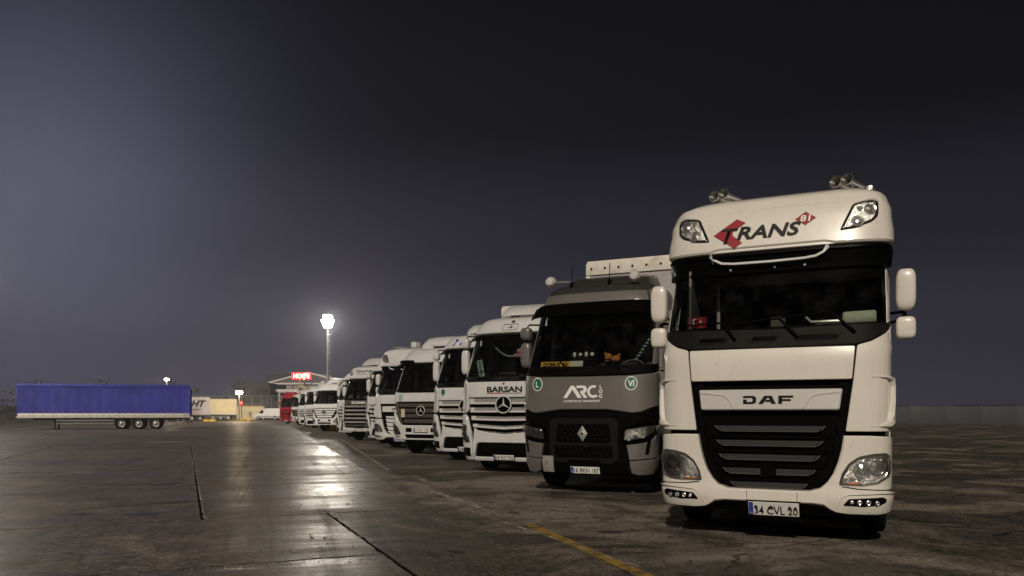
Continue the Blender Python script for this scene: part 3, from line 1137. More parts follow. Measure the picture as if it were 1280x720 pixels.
# ---- model B: upright grey cab, tall name panel, dark lower mask, smoked visor
def truck_b(name, label, group, P="grey", roofm="darkgrey"):
    root = thing(name, label, "truck", group=group)
    cab = Cab([(.30, .10, 1.12, .40), (.5, .03, 1.18, .42), (1.1, 0, 1.2, .42), (1.4, 0, 1.21, .42), (2.02, .04, 1.20, .42), (2.2, .12, 1.19, .42), (3.08, .50, 1.13, .46), (3.32, .56, 1.10, .46), (3.5, .64, 1.07, .5), (3.66, .74, 1.02, .55), (3.74, .90, .97, .55), (3.78, 1.4, .90, .4), (3.80, 1.9, .85, .3)])
    F = cab.F
    cab_common(root, cab, P, 2.2, 3.08, 3.30, 3.80, roofmat=roofm, mz=(2.24, 2.70, 2.76, 2.98), mirx=1.33, sw=1.17, glassm="glassdark")
    mb = MB()
    q = [(0, 1.455), (.42, 1.455), (.62, 1.43), (.86, 1.395), (1.0, 1.41), (1.14, 1.47), (1.5, 1.55), (1.5, 2.12), (1.2, 2.07), (.8, 2.03), (0, 2.02)]
    panel(mb, F, q + [(-a, b) for a, b in q[1:-1][::-1]], off=.018, th=.05, bev=.016)
    hood = mb.build("name_panel", P, root)
    mb = MB()
    q = [(0, .36), (.74, .36), (.78, .5), (.73, .86), (.69, .92), (.70, 1.13), (.98, 1.22), (1.46, 1.25), (1.48, 1.47), (1.14, 1.45), (.95, 1.385), (.60, 1.41), (.42, 1.435), (0, 1.435)]
    panel(mb, F, q + [(-a, b) for a, b in q[1:-1][::-1]], off=.0, th=.05, bev=.012)
    mask = mb.build("lower_mask", "black", root)
    mb = MB()
    panel(mb, F, rnd([(-.62, 1.26), (-.55, 1.31), (.55, 1.31), (.62, 1.26), (.62, .58), (-.62, .58)], .03), off=.012, th=.02, bev=.01)
    mb.build("grille_frame", "cowl", mask)
    for z0, z1, hw0, hw1, nm in ((.89, 1.21, .50, .46, "upper"), (.63, .84, .52, .52, "lower")):
        mb = MB()
        panel(mb, F, rnd([(-hw0, z0), (hw0, z0), (hw1, z1), (-hw1, z1)], .04), off=.016, th=.01, bev=.003)
        g = mb.build("grille", "gloss", root)
        mb = MB()
        # hexagonal bars
        rows = max(2, int((z1 - z0) / .075))
        hx, hz = .098, (z1 - z0 - .02) / rows
        for r_ in range(rows):
            for k in range(-6, 7):
                cx = k * hx + (hx / 2 if r_ % 2 else 0)
                cz = z0 + .01 + hz * (r_ + .5)
                if abs(cx) > hw1 - .05 or (nm == "upper" and abs(cx) < .10):
                    continue
                hexp = [(cx + hx * .44 * math.cos(t), cz + hz * .56 * math.sin(t)) for t in lin(0, 2 * math.pi, 7)[:-1]]
                inner = inset(ccw([Vector(v) for v in hexp]), .009)
                n = 6
                vs = [F(v[0], v[1], .020) for v in hexp] + [F(v.x, v.y, .030) for v in inner]
                mb.add(vs, [(i, (i + 1) % n, n + (i + 1) % n, n + i) for i in range(n)])
        mb.build("honeycomb", "cowl", g)["kind"] = "stuff"
    # diamond badge
    mb = MB()
    def dia(r1, r2):
        return [Vector((0, 1.045 + r2)), Vector((-r1, 1.045)), Vector((0, 1.045 - r2)), Vector((r1, 1.045))]
    for ra, rb in (((.088, .132), (.062, .098)), ((.05, .075), (.026, .040))):
        o_ = dia(*ra)
        i_ = dia(*rb)
        vs = [F(v.x, v.y, .034) for v in o_] + [F(v.x, v.y, .052) for v in i_] + [F(v.x, v.y, .02) for v in o_] + [F(v.x, v.y, .03) for v in i_]
        fs = []
        for i in range(4):
            j = (i + 1) % 4
            fs += [(i, j, 4 + j, 4 + i), (8 + i, 8 + j, j, i), (4 + i, 4 + j, 12 + j, 12 + i)]
        mb.add(vs, fs)
    mb.build("diamond_badge", "badge", root, smooth=False)
    # headlights
    hp = rnd([(.70, .93), (.72, 1.12), (1.05, 1.19), (1.24, 1.22), (1.28, 1.1), (1.12, .99), (.95, .95)], .02)
    for mir in (False, True):
        headlight(root, cab, hp, [(.80, 1.08, .05), (.92, 1.10, .045), (1.03, 1.12, .04), (.80, .98, .045), (.91, .995, .04), (1.02, 1.02, .035)], mir)
    # painted bumper corners
    for sg in (1, -1):
        mb = MB()
        up = [(.755, .86), (.80, .60), (1.18, .63), (1.48, .66), (1.48, 1.18), (1.34, 1.18), (1.25, .97), (1.08, .90), (.95, .88)]
        dn = [(.80, .585), (.825, .38), (.95, .345), (1.25, .36), (1.42, .42), (1.48, .50), (1.48, .645), (1.18, .615)]
        for q in (up, dn):
            q = [(sg * a, b) for a, b in rnd(q, .015)]
            mb = MB()
            panel(mb, F, q, off=.016, th=.06, bev=.012)
            b_ = mb.build("bumper_corner", P, root)
        mb = MB()
        q = [(1.10, .92), (1.17, .95), (1.12, .70), (1.06, .70)]
        panel(mb, F, [(sg * a, b) for a, b in q], off=.02, th=.012, bev=.003)
        mb.build("air_curtain_slot", "gloss", b_)
    for x in (-.40, .42):
        mb = MB()
        panel(mb, F, rnd([(x - .11, .535), (x + .11, .535), (x + .14, .585), (x - .14, .585)], .02), off=.02, th=.03, bev=.008)
        mb.build("tow_eye_cover", "cowl", mask)
    # cowl, windscreen, visor
    mb = MB()
    q = [(0, 2.04), (.8, 2.045), (1.2, 2.085), (1.4, 2.13), (1.36, 2.26), (1.15, 2.225), (0, 2.205)]
    panel(mb, F, q + [(-a, b) for a, b in q[1:-1][::-1]], off=.008, th=.05, bev=.012)
    cw = mb.build("windscreen_cowl", "black", root)
    mb = MB()
    for a in (-.78, .42):
        panel(mb, F, rnd([(a, 2.09), (a + .36, 2.09), (a + .36, 2.15), (a, 2.15)], .02), off=.014, th=.01, bev=.003)
    mb.build("cowl_vent", "gloss", cw)
    mb = MB()
    panel(mb, F, rnd([(-1.17, 2.22), (0, 2.20), (1.17, 2.22), (1.17, 3.2), (-1.17, 3.2)], .03), off=-.004, th=.008, bev=.002, g=.14)
    mb.build("windscreen", "glass", root)
    mb = MB()
    panel(mb, F, rnd([(-1.16, 3.08), (1.16, 3.08), (1.10, 3.30), (1.0, 3.33), (-1.0, 3.33), (-1.10, 3.30)], .03), off=lambda s, z: .10 + .32 * (3.34 - z), th=.02, bev=.006, g=.09)
    mb.build("sun_visor", "gloss", root)
    mb = MB()
    panel(mb, F, [(-1.0, 3.345), (1.0, 3.345), (.93, 3.56), (-.93, 3.56)], off=.016, th=.03, bev=.01)
    mb.build("roof_band", P, root)
    pair(cab, [(1.03, 3.345), (1.42, 3.345), (1.40, 3.62), (1.1, 3.66), (.96, 3.56)], "roof_corner", P, root, off=.014, th=.03, bev=.01)
    # roof air deflector
    d = Cab([(3.72, 1.05, .86, .45), (3.80, 1.12, .84, .45), (3.90, 1.28, .80, .4), (3.98, 1.5, .76, .3), (4.02, 1.85, .70, .2)], back=2.2)
    mb = MB()
    d.loft(mb, [r[0] for r in d.rows])
    mb.build("air_deflector", roofm, root, angle=50)
    # round working lamps on stalks, aerials
    for x, s_ in ((-.86, -1), (.74, 1)):
        mb = MB()
        y = .86
        mb.tube([(x + .0, y, 3.83), (x + .30, y + .05, 3.82), (x + .34, y + .05, 3.74)], .016, 6)
        a = mb.build("lamp_stalk", "chrome", root)
        mb = MB()
        mb.lathe([(.001, -.10), (.06, -.095), (.092, -.06), (.105, 0), (.09, .06), (.05, .1), (.001, .11)], (x - .06, y - .02, 3.83), (0, 1, .05), 16)
        mb.build("roof_lamp", "badge", a)
    for x in (-.52, .20):
        mb = MB()
        mb.box((x, .86, 3.76), (.05, .06, .10), .01)
        mb.tube([(x, .86, 3.80), (x, .90, 4.12)], .008, 5)
        mb.build("aerial", "black", root)
    for a, b, c_ in (((-.30, 2.12), (-.48, 2.30), (-.98, 2.31)), ((.62, 2.12), (.45, 2.30), (-.05, 2.30))):
        wiper(root, [F(*a, .03), F(*b, .035), F(*c_, .018)])
    return root, cab

def star_badge(root, cab, c, r, off=.05):
    """three-pointed star in a ring on a black disc"""
    F = cab.F
    ctr = F(c[0], c[1], off)
    n_ = (F(c[0], c[1], off + .1) - F(c[0], c[1], off)).normalized()
    mb = MB()
    mb.lathe([(r, -.05), (r, -.002), (.001, 0)], ctr, n_, 32)
    b = mb.build("badge", "gloss", root)
    mb = MB()
    mb.lathe([(r * 1.02, -.01), (r * 1.0, .016), (r * .90, .018), (r * .87, .0)], ctr, n_, 32)
    ux = Vector((1, 0, 0))
    ux = (ux - n_ * ux.dot(n_)).normalized()
    uz = -ux.cross(n_)
    if uz.z < 0:
        uz = -uz
    for k in range(3):
        a = math.pi / 2 + k * 2 * math.pi / 3
        tip = ctr + (ux * math.cos(a) + uz * math.sin(a)) * r * .92 + n_ * .006
        for s_ in (1, -1):
            aa = a + s_ * math.pi / 3
            sh = ctr + (ux * math.cos(aa) + uz * math.sin(aa)) * r * .14 + n_ * .006
            mid = ctr + n_ * .03
            mb.add([tip, sh, mid] if s_ < 0 else [sh, tip, mid], [(0, 1, 2)])
    mb.build("badge_star", "badge", b, smooth=False)
    return b

# ---- model C: white cab with louvred grille and round star badge
def truck_c(name, label, group, P="white2", deflector=True):
    root = thing(name, label, "truck", group=group)
    cab = Cab([(.26, .10, 1.14, .40), (.45, .02, 1.2, .42), (1.0, 0, 1.22, .42), (1.4, 0, 1.22, .42), (2.1, .03, 1.20, .42), (2.24, .10, 1.19, .42), (3.1, .46, 1.14, .46), (3.27, .46, 1.13, .46), (3.31, .38, 1.12, .5), (3.5, .48, 1.06, .55), (3.64, .62, .98, .6), (3.71, .80, .92, .62), (3.75, 1.2, .85, .5), (3.78, 1.9, .80, .3)])
    F = cab.F
    cab_common(root, cab, P, 2.24, 3.10, 3.27, 3.78, mz=(2.34, 2.94, 2.98, 3.22), mirx=1.33, sw=1.17, bottom=.36)
    # upper face
    mb = MB()
    panel(mb, F, rnd([(-.98, 1.76), (.98, 1.76), (1.0, 2.0), (.98, 2.13), (-.98, 2.13), (-1.0, 2.0)], .03), off=.014, th=.05, bev=.014)
    hood = mb.build("hood_panel", P, root)
    q = [(1.005, 2.13), (1.0, 1.75), (.975, 1.45), (1.05, 1.40), (1.5, 1.40), (1.5, 2.27), (1.30, 2.25), (1.12, 2.17)]
    pair(cab, rnd(q, .025), "corner_panel", P, root, off=.018, th=.06, bev=.016)
    mb = MB()
    for sg in (1, -1):
        strip(mb, F, [(sg * a, b) for a, b in ((1.09, 2.12), (1.07, 1.8), (1.06, 1.5), (1.12, 1.44))], .03, off=.0225, th=.014)
    mb.build("corner_gap", "interior2", root)
    # lower body with the bumper
    U = [(.98, 1.74), (.93, 1.42), (.88, 1.2), (.82, 1.06), (.74, .985)]
    mb = MB()
    inner = U + [(.4, .93), (0, .895)]
    q = [(0, .705), (.66, .705), (.73, .67), (.80, .40), (.815, .36), (.80, .27), (.83, .27), (.86, .62), (.80, .73), (.86, .88), (.90, 1.1), (.97, 1.38), (1.0, 1.74)]
    # centre piece below the louvres
    cen = [(0, .70), (.66, .70), (.735, .66), (.805, .36), (.815, .275), (.865, .275), (.865, .66), (.83, .80), (.80, 1.05), (.73, .99), (.4, .94), (0, .905)]
    panel(mb, F, cen + [(-a, b) for a, b in cen[1:-1][::-1]], off=.014, th=.06, bev=.014, g=.08)
    panel(mb, F, rnd([(-.815, .27), (.815, .27), (.815, .35), (-.815, .35)], .005), off=.016, th=.06, bev=.012)
    bump = mb.build("bumper", P, root)
    side = [(.875, .275), (1.15, .27), (1.38, .34), (1.5, .46), (1.5, 1.36), (1.12, 1.36), (1.02, 1.30), (.96, 1.10), (.90, .92), (.875, .72)]
    cut = rnd(side, .03)
    pair(cab, cut, "bumper_corner", P, root, off=.020, th=.07, bev=.018, g=.08)
    mb = MB()
    panel(mb, F, rnd([(-.70, .70), (.70, .70), (.79, .36), (-.79, .36)], .04), off=-.03, th=.02, bev=.004)
    mb.build("lower_intake", "black", root)
    for sg in (1, -1):
        mb = MB()
        q = rnd([(.91, .37), (1.20, .385), (1.28, .42), (1.28, .60), (1.20, .59), (.91, .575)], .02)
        panel(mb, F, [(sg * a, b) for a, b in q], off=.026, th=.03, bev=.008)
        f = mb.build("fog_lamp", "gloss", root)
        mb = MB()
        c = F(sg * 1.20, .50, .03)
        nn = (F(sg * 1.2, .5, .1) - F(sg * 1.2, .5, 0)).normalized()
        mb.lathe([(.045, 0), (.045, .02), (.03, .01), (.001, .03)], c, nn, 14)
        mb.build("reflector", "chrome", f)
    hp = rnd([(1.02, 1.10), (1.16, 1.14), (1.24, 1.10), (1.26, .90), (1.10, .72), (.93, .695), (.95, .80), (1.04, .92)], .025)
    for mir in (False, True):
        headlight(root, cab, hp, [(1.15, 1.02, .05), (1.16, .90, .05), (1.12, .80, .045), (1.03, .755, .04), (1.20, .98, .02)], mir, rim="cowl")
    # louvred grille
    mb = MB()
    g0 = [(.985, 1.75), (.95, 1.45), (.90, 1.2), (.82, 1.03), (.4, .92), (0, .88)]
    panel(mb, F, g0 + [(-a, b) for a, b in g0[1:-1][::-1]] if False else g0 + [(-a, b) for a, b in g0[:-1][::-1]], off=-.05, th=.02, bev=.004)
    gr = mb.build("grille", "gloss", root)
    rows = ((1.735, 1.60, .97, .0), (1.525, 1.405, .94, .0), (1.325, 1.225, .905, .02), (1.14, 1.06, .86, .05), (.99, .935, .76, .06))
    for i, (zt_, zb_, hw, v) in enumerate(rows):
        hb = hw - (.03 if i < 4 else .06)
        def vee(pts):
            return pts
        zz = lambda s, z: z - v * (1 - abs(s) / hw)
        mb = MB()
        top = [(hw, zt_), (0, zt_ - v), (-hw, zt_)]
        bot = [(-hb, zb_), (0, zb_ - v), (hb, zb_)]
        zm = zb_ + .045
        midr = [(-hb - .01, zm), (0, zm - v), (hb + .01, zm)]
        panel(mb, F, top + midr, off=-.006, th=.03, bev=.003)
        pf = mb.build("louvre_panel", "perf", gr)
        if i < 4:
            mb = MB()
            panel(mb, F, midr[::-1] + bot, off=.016, th=.05, bev=.010)
            panel(mb, F, [(-hb - .01, zt_), (-hb + .13, zt_), (-hb + .10, zb_), (-hb, zb_)], off=.012, th=.05, bev=.010)
            panel(mb, F, [(hb - .13, zt_), (hb + .01, zt_), (hb, zb_), (hb - .10, zb_)], off=.012, th=.05, bev=.010)
            mb.build("louvre", P, gr)
        else:
            mb = MB()
            for x in (-.26, .26):
                strip(mb, F, [(x, zt_ - .03), (x, zb_ - .03)], .015, off=.0, th=.02)
            mb.build("louvre", P, gr)
    star_badge(root, cab, (0, 1.59), .205, off=.05)
    # cowl, windscreen, visor
    mb = MB()
    q = [(0, 2.145), (.98, 2.145), (1.2, 2.19), (1.36, 2.27), (1.33, 2.32), (1.15, 2.27), (0, 2.25)]
    panel(mb, F, q + [(-a, b) for a, b in q[1:-1][::-1]], off=.01, th=.05, bev=.012)
    cw = mb.build("windscreen_cowl", "cowl", root)
    mb = MB()
    for a in (-.72, .36):
        mb = MB()
        panel(mb, F, rnd([(a, 2.175), (a + .34, 2.175), (a + .36, 2.225), (a - .02, 2.225)], .02), off=.016, th=.01, bev=.003)
        mb.build("cowl_vent", "gloss", cw)
    mb = MB()
    panel(mb, F, rnd([(-1.17, 2.26), (0, 2.245), (1.17, 2.26), (1.17, 3.28), (-1.17, 3.28)], .03), off=-.004, th=.008, bev=.002, g=.14)
    mb.build("windscreen", "glass", root)
    mb = MB()
    panel(mb, F, rnd([(-1.10, 3.10), (1.10, 3.10), (1.06, 3.30), (-1.06, 3.30)], .02), off=lambda s, z: .07 + .45 * (3.32 - z), th=.015, bev=.004, g=.09)
    mb.build("sun_visor", "visorplastic", root)
    mb = MB()
    panel(mb, F, [(-1.42, 3.32), (1.42, 3.32), (1.40, 3.52), (1.30, 3.62)] + [(s_, 3.685) for s_ in lin(1.16, -1.16, 7)] + [(-1.30, 3.62), (-1.40, 3.52)], off=.012, th=.05, bev=.014)
    mb.build("roof_fascia", P, root)
    if deflector:
        mb = MB()
        d = Cab([(3.84, 1.35, .80, .30), (3.90, 1.40, .80, .3), (4.05, 1.62, .78, .25), (4.14, 1.80, .76, .2)], back=2.1)
        d.loft(mb, [r[0] for r in d.rows])
        mb.build("air_deflector", P, root, angle=45)
        mb = MB()
        for x in (-.5, .5):
            mb.box((x, 1.75, 3.81), (.08, .4, .12))
        mb.build("deflector_bracket", "black", root)
    for a, b, c_ in (((-.30, 2.19), (-.46, 2.36), (-.98, 2.36)), ((.55, 2.19), (.38, 2.36), (-.12, 2.36))):
        wiper(root, [F(*a, .03), F(*b, .035), F(*c_, .018)])
    return root, cab

# ---- model D: older white cab with a deep slatted grille
def truck_d(name, label, group, P="white2", slat="mp3grille", visor=True, deflector=True):
    root = thing(name, label, "truck", group=group)
    cab = Cab([(.40, .08, 1.14, .40), (.55, .02, 1.2, .42), (1.0, 0, 1.22, .42), (1.7, 0, 1.21, .42), (2.05, .03, 1.20, .42), (2.16, .10, 1.19, .42), (2.98, .46, 1.14, .46), (3.07, .46, 1.13, .46), (3.10, .36, 1.14, .5), (3.3, .46, 1.10, .55), (3.48, .62, 1.02, .6), (3.58, .84, .95, .62), (3.64, 1.2, .88, .5), (3.68, 1.9, .80, .3)])
    F = cab.F
    cab_common(root, cab, P, 2.16, 2.98, 3.07, 3.68, mz=(2.24, 2.72, 2.78, 2.98), mirx=1.33, sw=1.17, bottom=.5, mpaint="black" if slat == "mp3grille" else P)
    mb = MB()
    panel(mb, F, rnd([(-1.5, 1.765), (1.5, 1.765), (1.5, 2.20), (1.3, 2.16), (1.1, 2.09), (.8, 2.065), (-.8, 2.065), (-1.1, 2.09), (-1.3, 2.16), (-1.5, 2.20)], .02), off=.014, th=.05, bev=.014)
    mb.build("hood_panel", P, root)
    mb = MB()
    q = [(0, .50), (1.12, .50), (1.36, .54), (1.5, .64), (1.5, 1.42), (1.24, 1.42), (1.06, 1.32), (.93, 1.10), (.80, 1.0), (.62, .985), (0, .985)]
    panel(mb, F, q + [(-a, b) for a, b in q[1:-1][::-1]], off=.02, th=.08, bev=.02, g=.09)
    bump = mb.build("bumper", P, root)
    mb = MB()
    both(mb, cab, rnd([(.36, .76), (.60, .76), (.60, .90), (.36, .90)], .02), off=.024, th=.02, bev=.005)
    panel(mb, F, rnd([(-.58, .56), (.58, .56), (.64, .69), (-.64, .69)], .03), off=.024, th=.02, bev=.005)
    mb.build("bumper_opening", "gloss", bump)
    mb = MB()
    g0 = [(1.20, 1.75), (1.16, 1.50), (1.0, 1.42), (.90, 1.20), (.76, 1.0), (0, .995)]
    panel(mb, F, g0 + [(-a, b) for a, b in g0[:-1][::-1]], off=-.04, th=.02, bev=.004)
    gr = mb.build("grille", "black", root)
    for z, hw in ((1.64, 1.10), (1.465, .95), (1.29, .86), (1.115, .72)):
        mb = MB()
        panel(mb, F, rnd([(-hw + .04, z - .06), (hw - .04, z - .06), (hw, z + .07), (-hw, z + .07)], .02), off=.0, th=.05, bev=.018)
        mb.build("grille_slat", slat, gr)
    if slat == "mp3grille":
        pair(cab, rnd([(.98, 1.74), (1.14, 1.74), (1.11, 1.52), (1.0, 1.44), (.80, 1.02), (.74, 1.02), (.86, 1.3)], .02), "grille_surround", slat, gr, off=.006, th=.05, bev=.012)
    star_badge(root, cab, (0, 1.47), .165, off=.035)
    hp = rnd([(.80, .68), (1.1, .68), (1.26, .74), (1.30, .95), (1.22, 1.08), (1.05, .99), (.92, .90)], .04)
    for mir in (False, True):
        headlight(root, cab, hp, [(1.0, .79, .07), (1.14, .82, .07), (1.12, .93, .05), (1.22, .96, .03)], mir, rim="cowl", amber=[[(1.18, .98), (1.26, .99), (1.24, 1.04), (1.18, 1.02)]])
        sg = -1 if mir else 1
        mb = MB()
        panel(mb, F, [(sg * a, b) for a, b in rnd([(.86, .575), (1.14, .58), (1.14, .635), (.86, .635)], .01)], off=.025, th=.02, bev=.004)
        mb.build("fog_lamp", "chrome", root)
    mb = MB()
    q = [(0, 2.075), (.8, 2.08), (1.1, 2.105), (1.34, 2.19), (1.3, 2.22), (1.15, 2.19), (0, 2.165)]
    panel(mb, F, q + [(-a, b) for a, b in q[1:-1][::-1]], off=.01, th=.05, bev=.012)
    mb.build("windscreen_cowl", "black", root)
    mb = MB()
    panel(mb, F, rnd([(-1.17, 2.18), (0, 2.165), (1.17, 2.18), (1.17, 3.06), (-1.17, 3.06)], .03), off=-.004, th=.008, bev=.002, g=.14)
    mb.build("windscreen", "glass", root)
    if visor:
        mb = MB()
        panel(mb, F, rnd([(-1.14, 2.92), (-.35, 2.90), (-.30, 3.0), (-.45, 3.12), (-1.14, 3.14)], .03), off=lambda s, z: .10 + .4 * (3.12 - z), th=.015, bev=.004, g=.09)
        panel(mb, F, rnd([(.52, 2.90), (1.14, 2.92), (1.14, 3.14), (.62, 3.12)], .03), off=lambda s, z: .10 + .4 * (3.12 - z), th=.015, bev=.004, g=.09)
        mb.build("sun_visor", "gloss", root)
    mb = MB()
    panel(mb, F, [(-1.42, 3.08), (1.42, 3.08), (1.42, 3.34), (1.34, 3.46)] + [(s_, 3.545) for s_ in lin(1.22, -1.22, 7)] + [(-1.34, 3.46), (-1.42, 3.34)], off=.012, th=.05, bev=.014)
    mb.build("roof_fascia", P, root)
    if deflector:
        mb = MB()
        d = Cab([(3.60, 1.05, .82, .5), (3.74, 1.12, .82, .5), (3.9, 1.28, .76, .5), (4.02, 1.5, .68, .45), (4.08, 1.8, .6, .3)], back=2.15)
        d.loft(mb, [r[0] for r in d.rows])
        mb.build("air_deflector", P, root, angle=50)
        mb = MB()
        mb.box((-.80, .95, 3.74), (.22, .3, .2), .04)
        mb.box((.30, .98, 3.70), (.9, .25, .07), .02)
        mb.build("roof_box", P, root)
    for a, b, c_ in (((-.30, 2.12), (-.46, 2.28), (-.98, 2.28)), ((.55, 2.12), (.38, 2.28), (-.12, 2.28))):
        wiper(root, [F(*a, .03), F(*b, .035), F(*c_, .018)])
    return root, cab

# ---- model E: cab with a tall black slatted grille rising to the name strip
def truck_e(name, label, group, P="white2"):
    root = thing(name, label, "truck", group=group)
    cab = Cab([(.36, .08, 1.14, .40), (.52, .02, 1.2, .42), (1.2, 0, 1.21, .42), (2.0, .02, 1.20, .42), (2.12, .08, 1.19, .42), (3.04, .44, 1.14, .46), (3.12, .44, 1.13, .46), (3.16, .36, 1.12, .5), (3.5, .46, 1.08, .55), (3.68, .58, 1.0, .6), (3.76, .8, .92, .62), (3.80, 1.2, .85, .5), (3.84, 1.9, .80, .3)])
    F = cab.F
    cab_common(root, cab, P, 2.12, 3.04, 3.12, 3.84, mz=(2.24, 2.74, 2.80, 3.02), mirx=1.33, sw=1.17, bottom=.46, mpaint="white2")
    mb = MB()
    q = [(0, 1.80), (.86, 1.80), (.92, 1.95), (1.0, 2.04), (0, 2.03)]
    panel(mb, F, q + [(-a, b) for a, b in q[1:-1][::-1]], off=.014, th=.05, bev=.012)
    nm = mb.build("name_strip", "mp3grille", root)
    text("name_lettering", "SCANIA", F, (-.02, 1.915), .12, "whiteprint", nm, width=.86, off=.02, bold=.03)
    q = [(1.02, 2.06), (.98, 1.9), (1.04, 1.2), (1.06, .95), (1.5, .95), (1.5, 2.16), (1.2, 2.09)]
    pair(cab, rnd(q, .02), "corner_panel", P, root, off=.014, th=.05, bev=.014)
    mb = MB()
    q = [(0, .46), (1.12, .46), (1.36, .50), (1.5, .6), (1.5, .93), (1.02, .93), (.98, .66), (0, .62)]
    panel(mb, F, q + [(-a, b) for a, b in q[1:-1][::-1]], off=.02, th=.07, bev=.016)
    mb.build("bumper", P, root)
    mb = MB()
    panel(mb, F, rnd([(-.94, .64), (.94, .64), (1.0, 1.2), (.94, 1.80), (-.94, 1.80), (-1.0, 1.2)], .04), off=-.04, th=.02, bev=.004)
    gr = mb.build("grille", "gloss", root)
    for z, hw in ((1.72, .92), (1.52, .95), (1.32, .965), (1.12, .965), (.93, .95), (.76, .93)):
        mb = MB()
        panel(mb, F, rnd([(-hw + .02, z - .045), (hw - .02, z - .045), (hw, z + .045), (-hw, z + .045)], .015), off=.0, th=.05, bev=.014)
        mb.build("grille_slat", "perf" if z > .8 else "mp3grille", gr)
    hp = rnd([(1.05, .70), (1.18, .68), (1.32, .74), (1.34, .98), (1.24, 1.10), (1.08, 1.02)], .03)
    for mir in (False, True):
        headlight(root, cab, hp, [(1.15, .80, .05), (1.2, .93, .05)], mir, rim="gloss")
    mb = MB()
    q = [(0, 2.04), (.98, 2.045), (1.2, 2.10), (1.34, 2.17), (1.3, 2.2), (1.15, 2.16), (0, 2.125)]
    panel(mb, F, q + [(-a, b) for a, b in q[1:-1][::-1]], off=.01, th=.05, bev=.012)
    mb.build("windscreen_cowl", "black", root)
    mb = MB()
    panel(mb, F, rnd([(-1.17, 2.14), (0, 2.125), (1.17, 2.14), (1.17, 3.12), (-1.17, 3.12)], .03), off=-.004, th=.008, bev=.002, g=.14)
    mb.build("windscreen", "glass", root)
    mb = MB()
    panel(mb, F, [(-1.42, 3.13), (1.42, 3.13), (1.42, 3.5), (1.34, 3.62)] + [(s_, 3.72) for s_ in lin(1.22, -1.22, 7)] + [(-1.34, 3.62), (-1.42, 3.5)], off=.012, th=.05, bev=.014)
    fa = mb.build("roof_fascia", P, root)
    mb = MB()
    d = Cab([(3.86, 1.1, .82, .4), (4.0, 1.3, .80, .4), (4.2, 1.62, .76, .35), (4.28, 1.9, .72, .2)], back=2.15)
    d.loft(mb, [r[0] for r in d.rows])
    mb.build("air_deflector", P, root, angle=50)
    for a, b, c_ in (((-.30, 2.08), (-.46, 2.25), (-.98, 2.25)), ((.55, 2.08), (.38, 2.25), (-.12, 2.25))):
        wiper(root, [F(*a, .03), F(*b, .035), F(*c_, .018)])
    return root, cab

# ------------------------------------------------------------------ ground
LAT = Vector((math.cos(THETA), -math.sin(THETA), 0))
BACK = Vector((math.sin(THETA), math.cos(THETA), 0))

